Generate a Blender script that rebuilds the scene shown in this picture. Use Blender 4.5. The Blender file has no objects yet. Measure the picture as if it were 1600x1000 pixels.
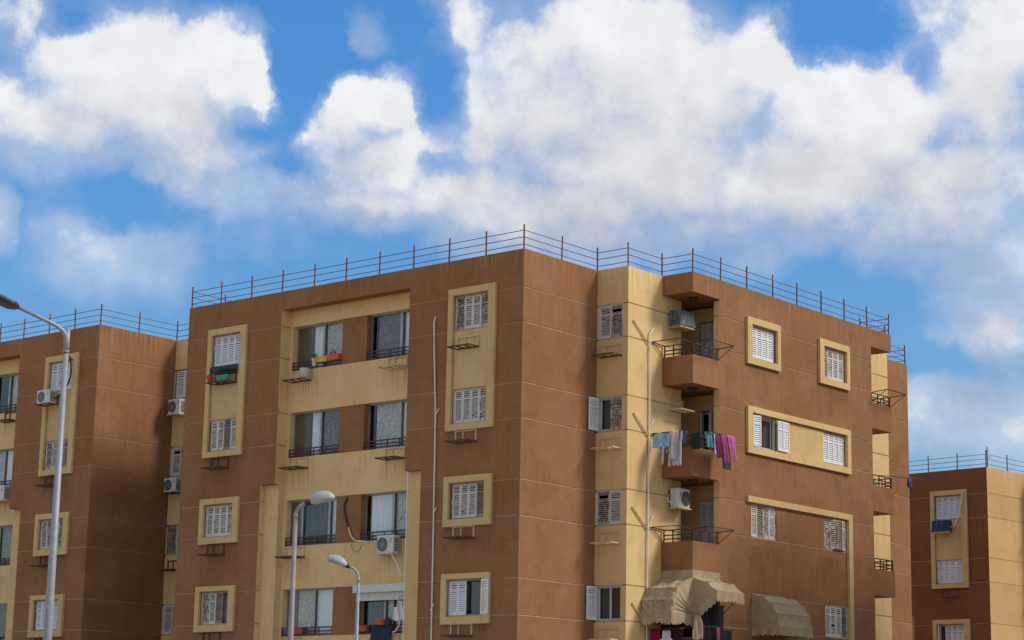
import bpy, math, random
from mathutils import Vector, Matrix
random.seed(7)
S = bpy.context.scene
COL = S.collection
R_ = math.radians

# ------------------------------------------------------------------ camera
F = 3227.635 / 1600 * 36.0
PITCH, ROLL, YAW = 0.20550686, 0.019797837, 0.70195726
CAM = Vector((-47.97519, -40.13084, 1.65))
fw = Vector((math.cos(YAW) * math.cos(PITCH), math.sin(YAW) * math.cos(PITCH), math.sin(PITCH)))
r0 = fw.cross(Vector((0, 0, 1))).normalized()
u0 = r0.cross(fw)
rt = math.cos(ROLL) * r0 + math.sin(ROLL) * u0
upv = -math.sin(ROLL) * r0 + math.cos(ROLL) * u0
cd = bpy.data.cameras.new('camera')
cam = bpy.data.objects.new('camera', cd)
COL.objects.link(cam)
cd.sensor_width = 36.0
cd.lens = F
cd.clip_end = 6000
m3 = Matrix((rt, upv, -fw)).transposed()
cam.matrix_world = Matrix.Translation(CAM) @ m3.to_4x4()
S.camera = cam
RH = Vector((r0.x, r0.y, 0)).normalized()      # horizontal right
FH = Vector((math.cos(YAW), math.sin(YAW), 0))  # horizontal forward

# ------------------------------------------------------------------ view / sun
S.view_settings.view_transform = 'Standard'
S.view_settings.look = 'None'
S.view_settings.exposure = 0.0
S.view_settings.gamma = 1.0
S.view_settings.use_curve_mapping = False
S.render.engine = 'CYCLES'
S.cycles.max_bounces = 6
S.cycles.diffuse_bounces = 2
S.cycles.transparent_max_bounces = 8
SUN_EL, SUN_AZ = R_(40), R_(-60)     # azimuth from +x towards +y
sd = Vector((math.cos(SUN_AZ) * math.cos(SUN_EL), math.sin(SUN_AZ) * math.cos(SUN_EL), math.sin(SUN_EL)))
sl = bpy.data.lights.new('sun', 'SUN')
sl.energy = 2.75
sl.angle = R_(14)
sl.color = (1.0, 0.93, 0.82)
so = bpy.data.objects.new('sun', sl)
COL.objects.link(so)
so.rotation_euler = sd.to_track_quat('Z', 'Y').to_euler()
so.location = (30, -60, 80)

# ------------------------------------------------------------------ node helper
class G:
    def __init__(s, tree):
        s.t = tree
    def n(s, typ, ins=None, **kw):
        nd = s.t.nodes.new(typ)
        for k, v in kw.items():
            setattr(nd, k, v)
        if ins:
            for k, v in ins.items():
                sock = nd.inputs[k]
                if isinstance(v, bpy.types.NodeSocket):
                    s.t.links.new(v, sock)
                else:
                    sock.default_value = v
        return nd
    def m(s, op, a, b=0.0, c=0.0, clamp=False):
        return s.n('ShaderNodeMath', {0: a, 1: b, 2: c}, operation=op, use_clamp=clamp).outputs[0]
    def vm(s, op, a, b=(0, 0, 0), out=0):
        return s.n('ShaderNodeVectorMath', {0: a, 1: b}, operation=op).outputs[out]
    def ramp(s, x, lo, hi, a=0.0, b=1.0, smooth=True):
        return s.n('ShaderNodeMapRange', {0: x, 1: lo, 2: hi, 3: a, 4: b},
                   interpolation_type='SMOOTHSTEP' if smooth else 'LINEAR').outputs[0]
    def mix(s, f, a, b, blend='MIX'):
        nd = s.n('ShaderNodeMix', data_type='RGBA', blend_type=blend)
        for i, v in ((0, f), (6, a), (7, b)):
            if isinstance(v, bpy.types.NodeSocket):
                s.t.links.new(v, nd.inputs[i])
            else:
                nd.inputs[i].default_value = v if i == 0 else (*v, 1)
        return nd.outputs[2]
    def noise(s, vec, scale, detail=4, rough=0.55, dist=0.0):
        return s.n('ShaderNodeTexNoise', {'Vector': vec, 'Scale': scale, 'Detail': detail, 'Roughness': rough, 'Distortion': dist}).outputs[0]

# ------------------------------------------------------------------ world: sky with drifting cumulus
CLOUDS = [(-0.1992, 0.3146, 0.0479, 0.0341, 1), (-0.1476, 0.3228, 0.0271, 0.0285, 1), (-0.1763, 0.2981, 0.0543, 0.0263, 1), (-0.2378, 0.2903, 0.0383, 0.0248, 0.8), (-0.2143, 0.2832, 0.0479, 0.017, 0.7), (-0.161, 0.2778, 0.0303, 0.0232, 0.9), (-0.1492, 0.2633, 0.0239, 0.0124, 0.6), (-0.0715, 0.3069, 0.0262, 0.0211, 1), (-0.0903, 0.2938, 0.0303, 0.0217, 0.9), (-0.0689, 0.2793, 0.0415, 0.0232, 0.95), (-0.0499, 0.2846, 0.0223, 0.0186, 0.8), (-0.0862, 0.3108, 0.016, 0.0139, 0.8), (0.0139, 0.3168, 0.0447, 0.0465, 1), (-0.0149, 0.301, 0.0271, 0.0372, 0.9), (0.0542, 0.3309, 0.0543, 0.0372, 1.1), (0.0898, 0.314, 0.0543, 0.0356, 1.1), (0.1235, 0.3242, 0.023, 0.0273, 1), (0.1568, 0.3129, 0.0357, 0.0273, 1.1), (0.1896, 0.2997, 0.0431, 0.031, 1.1), (0.0627, 0.2819, 0.0862, 0.0372, 1.1), (0.1422, 0.2736, 0.0862, 0.0325, 1.1), (0.2137, 0.2687, 0.0606, 0.0372, 1), (0.2335, 0.3189, 0.0303, 0.0465, 1), (0.2494, 0.3358, 0.0287, 0.0279, 1), (0.2061, 0.3381, 0.016, 0.0248, 0.35), (0.1886, 0.2467, 0.067, 0.0186, 0.75), (0.1042, 0.2542, 0.0606, 0.017, 0.75), (0.0245, 0.2585, 0.0638, 0.0248, 1.1), (-0.0236, 0.2638, 0.0415, 0.0232, 1.0), (-0.0619, 0.2596, 0.0479, 0.0155, 0.85), (0.0311, 0.2447, 0.0606, 0.017, 0.95), (-0.0137, 0.2517, 0.0383, 0.0149, 0.9), (-0.1065, 0.2624, 0.0383, 0.0155, 0.65), (-0.1924, 0.2301, 0.0335, 0.0186, 0.42), (-0.2086, 0.2427, 0.0191, 0.013, 0.34), (-0.2511, 0.2426, 0.0096, 0.0155, 0.5), (0.2392, 0.2044, 0.0303, 0.0263, 1.1), (0.2171, 0.1611, 0.0319, 0.0217, 0.9), (0.2021, 0.1659, 0.0176, 0.0139, 0.8), (0.2437, 0.1561, 0.0287, 0.0186, 0.8), (0.123, 0.2325, 0.0191, 0.0099, 0.5), (0.2372, 0.2376, 0.0383, 0.0248, 0.65), (0.2306, 0.2198, 0.0287, 0.0186, 0.5), (-0.122, 0.254, 0.0543, 0.017, 0.55), (-0.0713, 0.3435, 0.0144, 0.0118, 0.4), (-0.029, 0.3449, 0.0239, 0.0186, 0.45), (-0.0416, 0.3308, 0.016, 0.0186, 0.3), (-0.2459, 0.3389, 0.0191, 0.0124, 0.3)]
GAPS = [(-0.1066, 0.3373, 0.0186, 0.0232, 1.2), (-0.115, 0.3095, 0.0124, 0.0186, 0.9), (-0.0379, 0.3157, 0.0124, 0.0232, 0.9), (-0.055, 0.3426, 0.0186, 0.0155, 0.7), (0.162, 0.3444, 0.0294, 0.017, 1.3), (-0.1301, 0.2919, 0.017, 0.0099, 0.8), (-0.1149, 0.2727, 0.0186, 0.0077, 0.7), (0.2112, 0.2914, 0.0105, 0.0112, 0.38), (0.2025, 0.3203, 0.0093, 0.0139, 0.5), (-0.1905, 0.25, 0.0341, 0.0099, 0.9), (-0.2244, 0.3409, 0.0186, 0.0093, 0.6), (-0.0804, 0.3294, 0.0124, 0.0056, 0.3), (-0.0336, 0.2774, 0.0093, 0.005, 0.5), (0.1416, 0.2124, 0.0558, 0.0186, 0.8), (0.2177, 0.1868, 0.0372, 0.0087, 0.7), (-0.0963, 0.2459, 0.062, 0.0108, 0.5)]
W = bpy.data.worlds.new('World')
S.world = W
W.use_nodes = True
W.node_tree.nodes.clear()

def cloud_group(clouds, gaps, warp=True):
    t = bpy.data.node_groups.new('cloud_density', 'ShaderNodeTree')
    t.interface.new_socket('Vector', in_out='INPUT', socket_type='NodeSocketVector')
    t.interface.new_socket('Density', in_out='OUTPUT', socket_type='NodeSocketFloat')
    g = G(t)
    vin = g.n('NodeGroupInput').outputs[0]
    s = g.n('ShaderNodeSeparateXYZ', {0: vin})
    x, y, z = s.outputs
    az = g.m('MULTIPLY', g.m('ARCTAN2', y, x), -1.0)
    el = g.m('ARCSINE', z)
    nw = g.n('ShaderNodeTexNoise', {'Vector': vin, 'Scale': 14.0, 'Detail': 2.0})
    uv = g.n('ShaderNodeCombineXYZ', {0: az, 1: el}).outputs[0]
    wv = g.vm('MULTIPLY', g.vm('SUBTRACT', nw.outputs[1], (.5, .5, .5)), (.030, .022, 0))
    uv = g.vm('ADD', uv, wv)
    nw2 = g.n('ShaderNodeTexNoise', {'Vector': vin, 'Scale': 42.0, 'Detail': 5.0, 'Roughness': .6})
    uv = g.vm('ADD', uv, g.vm('MULTIPLY', g.vm('SUBTRACT', nw2.outputs[1], (.5, .5, .5)), (.030, .024, 0)))
    acc = None
    for cx, cy, rx, ry, a in clouds:
        d = g.vm('SUBTRACT', uv, (cx, cy, 0))
        d = g.vm('MULTIPLY', d, (.90 / rx, .90 / ry, 0))
        l = g.vm('LENGTH', d, out=1)
        v = g.m('MULTIPLY_ADD', g.m('POWER', l, 1.5), -a, a)
        acc = v if acc is None else g.m('SMOOTH_MAX', acc, v, 0.22)
    for cx, cy, rx, ry, a in gaps:
        d = g.vm('MULTIPLY', g.vm('SUBTRACT', uv, (cx, cy, 0)), (.75 / rx, .75 / ry, 0))
        v = g.m('MULTIPLY_ADD', g.vm('LENGTH', d, out=1), -a, a)
        acc = g.m('SUBTRACT', acc, g.m('MAXIMUM', v, 0.0))
    # the rest of the sky: unseen broken cumulus, made denser to whiten the light
    far = g.noise(g.vm('MULTIPLY', vin, (1, 1, 2.2)), 2.6, 3)
    far = g.m('MULTIPLY', g.m('SUBTRACT', far, 0.40), 5.0)
    rr = g.vm('LENGTH', g.vm('MULTIPLY', g.vm('SUBTRACT', uv, (0, .25, 0)), (1 / .36, 1 / .17, 0)), out=1)
    wgt = g.ramp(rr, 0.85, 1.25)
    acc = g.m('ADD', g.m('MULTIPLY', acc, g.m('SUBTRACT', 1.0, wgt)), g.m('MULTIPLY', far, wgt))
    g.n('NodeGroupOutput', {0: acc})
    return t

g = G(W.node_tree)
gen = g.n('ShaderNodeTexCoord').outputs['Generated']
d0 = g.n('ShaderNodeVectorRotate', {'Vector': gen, 'Axis': (0, 0, 1), 'Angle': -YAW}, rotation_type='AXIS_ANGLE').outputs[0]
cg = cloud_group(CLOUDS, GAPS)
cg2 = cloud_group([c for c in CLOUDS if c[2] * c[3] > 5.5e-4], [])
def dens(v, tree=None):
    nd = g.n('ShaderNodeGroup', node_tree=tree or cg)
    W.node_tree.links.new(v, nd.inputs[0])
    return nd.outputs[0]
D0 = dens(d0)
D1 = dens(g.vm('ADD', d0, (0, -.010, .026)), cg2)
fb = g.noise(d0, 26.0, 10, 0.60)
fb2 = g.noise(d0, 10.0, 3, 0.5)
el = g.n('ShaderNodeSeparateXYZ', {0: d0}).outputs[2]
nz = g.m('SUBTRACT', g.m('ADD', g.m('MULTIPLY', fb, .65), g.m('MULTIPLY', fb2, .35)), .5)
dn = g.m('ADD', D0, g.m('MULTIPLY', nz, 1.9))
# crisp lit tops, soft bases
under = g.ramp(D1, -.2, .55)
hi = g.m('ADD', g.ramp(under, 0, 1, .50, 1.0, False), g.ramp(el, .31, .19, 0, .40))
cov = g.n('ShaderNodeMapRange', {0: dn, 1: 0.0, 2: hi, 3: 0.0, 4: 1.0}, interpolation_type='SMOOTHSTEP').outputs[0]
veil = g.m('MULTIPLY', g.ramp(g.m('ADD', D0, g.m('MULTIPLY', nz, 1.2)), -.40, .6), .45)
cov = g.m('MULTIPLY', g.m('MAXIMUM', cov, veil), .97)
thick = g.m('ADD', g.m('MULTIPLY', D1, .85), g.m('MULTIPLY', nz, -1.2))
shade = g.ramp(thick, .05, 1.0)
lowg = g.ramp(el, .315, .20)
shade = g.m('MULTIPLY', shade, g.ramp(lowg, 0, 1, .42, 1.0, False))
ccol = g.mix(shade, (.885, .885, .895), (.54, .53, .575))
# small billows: the side of each puff that faces the sun is lighter
fo = g.noise(g.vm('ADD', d0, (0, -.007, .009)), 26.0, 5, 0.60)
gz = g.noise(d0, 26.0, 5, 0.60)
em = g.m('MULTIPLY_ADD', g.m('SUBTRACT', gz, fo), .34, .985)
em = g.m('MINIMUM', g.m('MAXIMUM', em, .80), 1.07)
ccol = g.mix(1.0, ccol, g.n('ShaderNodeCombineColor', {0: em, 1: em, 2: em}).outputs[0], 'MULTIPLY')
sky = g.n('ShaderNodeTexSky', sky_type='NISHITA', sun_disc=False, sun_elevation=SUN_EL,
          sun_rotation=math.atan2(sd.x, sd.y), air_density=1.0, dust_density=0.6, ozone_density=2.0)
SKY_STRENGTH = 0.13
tint = g.mix(g.ramp(el, .10, .34), (.60, .80, .92), (.42, .90, 1.28))
skyc = g.mix(1.0, sky.outputs[0], tint, 'MULTIPLY')
b1 = g.n('ShaderNodeBackground', {0: skyc, 1: SKY_STRENGTH})
b2 = g.n('ShaderNodeBackground', {0: ccol, 1: 1.0})
mx = g.n('ShaderNodeMixShader', {0: cov, 1: b1.outputs[0], 2: b2.outputs[0]})
g.n('ShaderNodeOutputWorld', {0: mx.outputs[0]})
W.cycles.sampling_method = 'MANUAL'
W.cycles.sample_map_resolution = 512

# ------------------------------------------------------------------ materials
def newmat(name):
    m = bpy.data.materials.new(name)
    m.use_nodes = True
    m.node_tree.nodes.clear()
    return m, G(m.node_tree)

def finish(g, col, rough=0.8, bump=None, bstr=0.2, bdist=0.01, metal=0.0, spec=0.35):
    p = g.n('ShaderNodeBsdfPrincipled', {'Base Color': col if isinstance(col, bpy.types.NodeSocket) else (*col, 1),
                                        'Roughness': rough, 'Metallic': metal, 'Specular IOR Level': spec})
    if bump is not None:
        b = g.n('ShaderNodeBump', {'Height': bump, 'Strength': bstr, 'Distance': bdist})
        g.t.links.new(b.outputs[0], p.inputs['Normal'])
    g.n('ShaderNodeOutputMaterial', {0: p.outputs[0]})

def pos_of(g):
    return g.n('ShaderNodeNewGeometry').outputs['Position']

def stucco(name, base, light, dark, streak_amt=.8, sill_z=14.66):
    m, g = newmat(name)
    tc = g.n('ShaderNodeTexCoord').outputs['Object']
    p = pos_of(g)
    z = g.n('ShaderNodeSeparateXYZ', {0: tc}).outputs[2]
    rnd = g.n('ShaderNodeObjectInfo').outputs['Random']
    big = g.noise(p, .55, 4, .6)
    mid = g.noise(p, 2.6, 5, .62)
    fine = g.noise(p, 42.0, 3, .6)
    st = g.noise(g.vm('MULTIPLY', p, (7, 7, .55)), 1.0, 5, .65)
    st2 = g.noise(g.vm('MULTIPLY', p, (3.0, 3.0, .16)), 1.0, 4, .6, .3)
    col = g.mix(g.ramp(big, .3, .72), base, light)
    col = g.mix(g.m('MULTIPLY', g.ramp(mid, .46, .76), .42), col, dark)
    col = g.mix(g.m('MULTIPLY', g.ramp(st, .52, .78), .85 * streak_amt), col, dark)
    col = g.mix(g.m('MULTIPLY', g.ramp(st2, .55, .80), .5 * streak_amt), col, light)
    # pale run marks below the parapet edge
    top = g.ramp(z, 15.7, 16.95)
    drip = g.noise(g.vm('MULTIPLY', p, (11, 11, .35)), 1.0, 4, .7)
    pale = tuple(min(1, c * 1.55 + .03) for c in light)
    col = g.mix(g.m('MULTIPLY', g.m('MULTIPLY', g.ramp(drip, .50, .72), top), .55), col, pale)
    # grime runs below every sill line
    fz = g.m('FRACT', g.m('DIVIDE', g.m('SUBTRACT', sill_z + 30, z), 3.0))
    sill = g.ramp(fz, .5, .02)
    run = g.noise(g.vm('MULTIPLY', p, (9, 9, .25)), 1.0, 4, .7)
    grime = tuple(c * .55 for c in dark)
    col = g.mix(g.m('MULTIPLY', g.m('MULTIPLY', g.ramp(run, .55, .75), sill), .5 * streak_amt), col, grime)
    # soot and water marks spreading below the raised window frames
    if sill_z == 14.66 and name == 'brown_stucco':
        sx = g.n('ShaderNodeSeparateXYZ', {0: tc}).outputs
        def span(v, a, b):
            return g.m('MULTIPLY', g.ramp(v, a - .35, a + .2), g.ramp(v, b + .35, b - .2))
        ym = g.m('ADD', span(sx[1], 1.2, 3.0), span(sx[1], 12.6, 14.4), clamp=True)
        xm = g.m('ADD', span(sx[0], 8.8, 10.6), span(sx[0], 13.3, 15.1), clamp=True)
        mk = g.m('MAXIMUM', ym, g.m('MULTIPLY', xm, g.m('LESS_THAN', sx[1], -1.0)))
        fz2 = g.m('FRACT', g.m('DIVIDE', g.m('SUBTRACT', 14.43 + 30, z), 3.0))
        dn_ = g.m('MULTIPLY', g.ramp(fz2, .42, .0), g.ramp(fz2, .0, .02))
        blot = g.noise(g.vm('MULTIPLY', p, (2.6, 2.6, 1.1)), 1.0, 5, .7)
        f = g.m('MULTIPLY', g.m('MULTIPLY', mk, dn_), g.ramp(blot, .34, .62))
        col = g.mix(g.m('MULTIPLY', f, .45), col, tuple(c * .62 + .012 for c in dark))
    if name == 'yellow_stucco':
        sy, szz = g.n('ShaderNodeSeparateXYZ', {0: tc}).outputs[1:3]
        def span2(v, a, b):
            return g.m('MULTIPLY', g.ramp(v, a - .25, a + .15), g.ramp(v, b + .25, b - .15))
        mk = g.m('ADD', span2(sy, 9.5, 10.7), span2(sy, 5.2, 6.2), clamp=True)
        fz3 = g.m('FRACT', g.m('DIVIDE', g.m('SUBTRACT', 13.86 + 30, szz), 3.0))
        dn3 = g.m('MULTIPLY', g.ramp(fz3, .36, .0), g.ramp(fz3, .0, .03))
        rs = g.noise(g.vm('MULTIPLY', p, (7, 7, .4)), 1.0, 5, .7)
        f = g.m('MULTIPLY', g.m('MULTIPLY', mk, dn3), g.ramp(rs, .42, .66))
        col = g.mix(g.m('MULTIPLY', f, .6), col, (.25, .13, .05))
    # repainted patches
    pv = g.n('ShaderNodeTexVoronoi', {'Vector': g.vm('MULTIPLY', p, (.45, .45, .6)), 'Scale': 1.0}).outputs['Color']
    pvv = g.n('ShaderNodeSeparateColor', {0: pv}).outputs[0]
    pe = g.ramp(g.m('ADD', pvv, g.m('MULTIPLY', g.m('SUBTRACT', mid, .5), .3)), .80, .83)
    col = g.mix(g.m('MULTIPLY', pe, .35), col, light)
    # scratches and chips
    chip = g.noise(p, 9.0, 2, .5)
    col = g.mix(g.m('MULTIPLY', g.ramp(chip, .795, .82), .6), col, pale)
    v = g.m('ADD', g.m('MULTIPLY', rnd, .10), .95)
    v = g.m('MULTIPLY', v, g.ramp(fine, .2, .8, .93, 1.07, False))
    col = g.mix(1.0, col, g.n('ShaderNodeCombineColor', {0: v, 1: v, 2: v}).outputs[0], 'MULTIPLY')
    hb = g.m('ADD', g.m('MULTIPLY', fine, .6), g.m('MULTIPLY', mid, .8))
    finish(g, col, .9, hb, .35, .012, spec=.2)
    return m

def plain(name, col, rough=.6, metal=0., var=.12, scale=6., bump=0., spec=.4, streak=None):
    m, g = newmat(name)
    p = pos_of(g)
    n = g.noise(p, scale, 5, .6)
    c = g.mix(g.ramp(n, .3, .7), tuple(x * (1 - var) for x in col), tuple(min(1, x * (1 + var)) for x in col))
    if streak:
        s = g.noise(g.vm('MULTIPLY', p, (12, 12, 1.2)), 1.0, 4, .65)
        c = g.mix(g.m('MULTIPLY', g.ramp(s, .5, .72), streak[1]), c, streak[0])
    finish(g, c, rough, n if bump else None, bump, .01, metal, spec)
    return m

def painted(name, col, under, wear=.5, rough=.55):
    """old paint peeling to the wood or rust below, different on every object"""
    m, g = newmat(name)
    p = pos_of(g)
    rnd = g.n('ShaderNodeObjectInfo').outputs['Random']
    n = g.noise(p, 9.0, 6, .7)
    n2 = g.noise(g.vm('MULTIPLY', p, (20, 20, 3)), 1.0, 5, .7)
    k = g.m('ADD', g.m('MULTIPLY', n, .5), g.m('MULTIPLY', n2, .5))
    thr = g.m('SUBTRACT', .66, g.m('MULTIPLY', rnd, .16 * wear * 2))
    f = g.m('MULTIPLY', g.m('SUBTRACT', k, thr), 14.0, clamp=True)
    tone = g.mix(g.ramp(n, .3, .7), tuple(c * .9 for c in col), col)
    c = g.mix(f, tone, under)
    finish(g, c, rough, k, .25, .004)
    return m

BROWN = stucco('brown_stucco', (.262, .118, .045), (.315, .156, .070), (.175, .078, .033))
YELLOW = stucco('yellow_stucco', (.67, .45, .195), (.72, .51, .245), (.54, .34, .135), .8, 14.23)
TRIM = stucco('trim_stucco', (.60, .41, .175), (.65, .465, .22), (.44, .285, .11), .7)
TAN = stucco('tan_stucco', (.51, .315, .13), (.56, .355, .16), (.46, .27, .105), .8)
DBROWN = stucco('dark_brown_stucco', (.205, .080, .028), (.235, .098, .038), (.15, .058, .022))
JOINT = plain('joint_mortar', (.44, .275, .17), .9, var=.2, scale=12)
JOINTY = plain('yellow_joint', (.47, .32, .15), .9, var=.2, scale=12)
SHUT = painted('shutter_paint', (.66, .645, .62), (.27, .19, .13), 1.0)
SLAT = painted('slat_paint', (.50, .45, .38), (.22, .17, .125), 1.0)
SHUTN = painted('fresh_shutter_paint', (.76, .77, .79), (.5, .46, .42), .1)
WOOD = painted('old_timber', (.60, .57, .53), (.17, .10, .06), .9)
RUST = plain('rusty_steel', (.11, .052, .03), .85, var=.5, scale=20)
CREAM = painted('cream_paint_on_steel', (.64, .48, .28), (.20, .09, .04), .5)
RAILB = plain('brown_rail_paint', (.055, .026, .018), .55, var=.3, scale=14)
ROOFR = plain('roof_rail_steel', (.14, .065, .045), .6, var=.35, scale=14)
ALU = plain('grey_aluminium', (.36, .36, .35), .4, .5, .1)
ALUD = plain('dark_aluminium', (.10, .095, .085), .45, .4, .15)
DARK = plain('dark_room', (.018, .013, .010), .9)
WHITEM = plain('white_metal', (.62, .61, .57), .45, var=.06, streak=((.36, .28, .2), .25))
ACD = plain('dark_grille', (.05, .05, .052), .6)
PIPE = plain('white_plastic_pipe', (.74, .69, .62), .5, var=.06, streak=((.45, .36, .25), .3))
CANVAS = plain('tan_canvas', (.40, .295, .18), .95, var=.14, scale=3.0, streak=((.27, .19, .11), .35))
CANVAS2 = plain('olive_canvas', (.30, .24, .12), .95, var=.15, scale=5.0)
GALV = plain('galvanised_steel', (.29, .30, .33), .55, .25, .10, 10)
OLDPOLE = plain('weathered_pole', (.27, .225, .205), .6, .1, .14, 5, streak=((.25, .2, .17), .3))
LAMPW = plain('lamp_shell', (.38, .39, .41), .45, var=.05)
LENS = plain('lamp_glass', (.30, .31, .32), .2, var=.05)
LEDW = plain('led_panel', (.85, .85, .84), .3, var=.02)
BLACKM = plain('black_housing', (.025, .025, .027), .45)
CABLE = plain('black_cable', (.02, .018, .017), .6)
CABLEW = plain('pale_cable_wrap', (.62, .53, .40), .8)
TARP = plain('grey_tarpaulin', (.085, .098, .105), .55, var=.25, scale=5, bump=.4)
BLUEC = plain('navy_cover', (.012, .03, .10), .5, var=.3, scale=6, bump=.3)
NAVY = plain('navy_cloth', (.02, .03, .055), .8, var=.3, scale=5)
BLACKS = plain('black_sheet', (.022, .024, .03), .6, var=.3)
TERRA = plain('terracotta', (.38, .10, .05), .8)
GREENP = plain('green_plastic', (.06, .30, .20), .5)
YELP = plain('yellow_plastic', (.62, .42, .05), .5)
ORAP = plain('orange_plastic', (.55, .12, .03), .5)
REDP = plain('red_plastic', (.33, .06, .05), .55)
PURP = plain('purple_plastic', (.10, .05, .20), .5)
LEAF = plain('leaf', (.05, .085, .03), .7, var=.4, scale=30)
SOIL = plain('soil', (.05, .035, .025), .95)
PLASTER = plain('inner_plaster', (.25, .2, .15), .9)
FILM = plain('brown_window_film', (.11, .082, .052), .22, var=.15, scale=2., spec=.55)

def curtain_mat(name, a, b, kind):
    m, g = newmat(name)
    p = pos_of(g)
    if kind == 'lace':
        v = g.n('ShaderNodeTexVoronoi', {'Vector': g.vm('MULTIPLY', p, (7, 7, 4.5)), 'Scale': 1.0}, feature='DISTANCE_TO_EDGE').outputs[0]
        w = g.noise(g.vm('MULTIPLY', p, (1.3, 1.3, .8)), 9.0, 5, .65, 2.2)
        f = g.m('ADD', g.ramp(v, .03, .16), g.ramp(w, .46, .6), clamp=True)
        f = g.m('MULTIPLY', f, .5)
        f = g.m('ADD', f, g.m('MULTIPLY', g.ramp(w, .5, .62), .5), clamp=True)
    else:
        f = g.noise(g.vm('MULTIPLY', p, (10, 10, .5)), 1.0, 3)
        f = g.ramp(f, .35, .65)
    finish(g, g.mix(f, a, b), .85)
    return m
CW = curtain_mat('white_curtain', (.74, .75, .77), (.88, .88, .89), 'fold')
LACE = curtain_mat('pale_lace', (.30, .26, .21), (.68, .63, .56), 'lace')
LACED = curtain_mat('dark_lace', (.11, .09, .075), (.27, .225, .195), 'lace')
BRC = curtain_mat('brown_curtain', (.045, .032, .026), (.10, .075, .06), 'fold')
PINKC = curtain_mat('flowered_curtain', (.55, .50, .58), (.22, .16, .28), 'lace')

def glass():
    m, g = newmat('window_glass')
    fc = g.n('ShaderNodeLayerWeight', {0: .5}).outputs['Facing']
    f = g.m('ADD', g.m('MULTIPLY', g.m('POWER', fc, 4.0), .7), .035)
    t = g.n('ShaderNodeBsdfTransparent', {0: (.96, .97, .96, 1)})
    gl = g.n('ShaderNodeBsdfGlossy', {0: (1, 1, 1, 1), 1: .03})
    mx = g.n('ShaderNodeMixShader', {0: f, 1: t.outputs[0], 2: gl.outputs[0]})
    g.n('ShaderNodeOutputMaterial', {0: mx.outputs[0]})
    return m
GLASS = glass()

# ------------------------------------------------------------------ mesh helpers
class MB:
    def __init__(s):
        s.v, s.f, s.m = [], [], []
    def poly(s, pts, mi=0):
        b = len(s.v)
        s.v += [tuple(p) for p in pts]
        s.f.append(tuple(range(b, b + len(pts))))
        s.m.append(mi)
    def box(s, x0, y0, z0, x1, y1, z1, mi=0):
        if x0 > x1: x0, x1 = x1, x0
        if y0 > y1: y0, y1 = y1, y0
        if z0 > z1: z0, z1 = z1, z0
        b = len(s.v)
        s.v += [(x0, y0, z0), (x1, y0, z0), (x1, y1, z0), (x0, y1, z0), (x0, y0, z1), (x1, y0, z1), (x1, y1, z1), (x0, y1, z1)]
        for f in ((0, 3, 2, 1), (4, 5, 6, 7), (0, 1, 5, 4), (1, 2, 6, 5), (2, 3, 7, 6), (3, 0, 4, 7)):
            s.f.append(tuple(b + i for i in f)); s.m.append(mi)
    def tube(s, pts, r, n=6, mi=0, cap=True):
        pts = [Vector(p) for p in pts]
        rs = r if isinstance(r, (list, tuple)) else [r] * len(pts)
        rings = []
        prev = None
        for i, p in enumerate(pts):
            a = pts[max(0, i - 1)]; c = pts[min(len(pts) - 1, i + 1)]
            t = (c - a).normalized()
            ref = prev if prev is not None else (Vector((0, 0, 1)) if abs(t.z) < .9 else Vector((1, 0, 0)))
            e1 = (ref - t * ref.dot(t))
            if e1.length < 1e-6:
                e1 = t.orthogonal()
            e1.normalize()
            e2 = t.cross(e1)
            prev = e1
            b = len(s.v)
            off = math.pi / n
            for k in range(n):
                a_ = 2 * math.pi * k / n + off
                s.v.append(tuple(p + rs[i] * (math.cos(a_) * e1 + math.sin(a_) * e2)))
            rings.append(b)
        for i in range(len(rings) - 1):
            for k in range(n):
                k2 = (k + 1) % n
                s.f.append((rings[i] + k, rings[i] + k2, rings[i + 1] + k2, rings[i + 1] + k)); s.m.append(mi)
        if cap:
            s.f.append(tuple(rings[0] + k for k in range(n - 1, -1, -1))); s.m.append(mi)
            s.f.append(tuple(rings[-1] + k for k in range(n))); s.m.append(mi)
    def bar(s, p, q, w, mi=0):
        s.tube([p, q], w * .7071, 4, mi)
    def grid(s, P, mi=0):
        b = len(s.v)
        nr, nc = len(P), len(P[0])
        for row in P:
            s.v += [tuple(p) for p in row]
        for i in range(nr - 1):
            for j in range(nc - 1):
                s.f.append((b + i * nc + j, b + i * nc + j + 1, b + (i + 1) * nc + j + 1, b + (i + 1) * nc + j)); s.m.append(mi)
    def mesh(s, name, mats, smooth=False):
        me = bpy.data.meshes.new(name)
        me.from_pydata(s.v, [], s.f)
        for m in (mats if isinstance(mats, (list, tuple)) else [mats]):
            me.materials.append(m)
        me.polygons.foreach_set('material_index', s.m)
        if smooth:
            me.polygons.foreach_set('use_smooth', [True] * len(s.f))
        me.update()
        return me
    def build(s, name, mats, parent=None, smooth=False, solid=0.0):
        o = bpy.data.objects.new(name, s.mesh(name, mats, smooth))
        COL.objects.link(o)
        if parent is not None:
            o.parent = parent
        if solid:
            md = o.modifiers.new('thickness', 'SOLIDIFY')
            md.thickness = solid
            md.offset = 0
        return o

def inst(name, mesh, parent, loc=(0, 0, 0), rz=0.0):
    o = bpy.data.objects.new(name, mesh)
    COL.objects.link(o)
    o.parent = parent
    o.location = loc
    o.rotation_euler = (0, 0, rz)
    return o

def empty(name, loc=(0, 0, 0), rz=0.0, parent=None):
    o = bpy.data.objects.new(name, None)
    COL.objects.link(o)
    o.empty_display_size = .3
    o.location = loc
    o.rotation_euler = (0, 0, rz)
    if parent is not None:
        o.parent = parent
    return o

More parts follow.
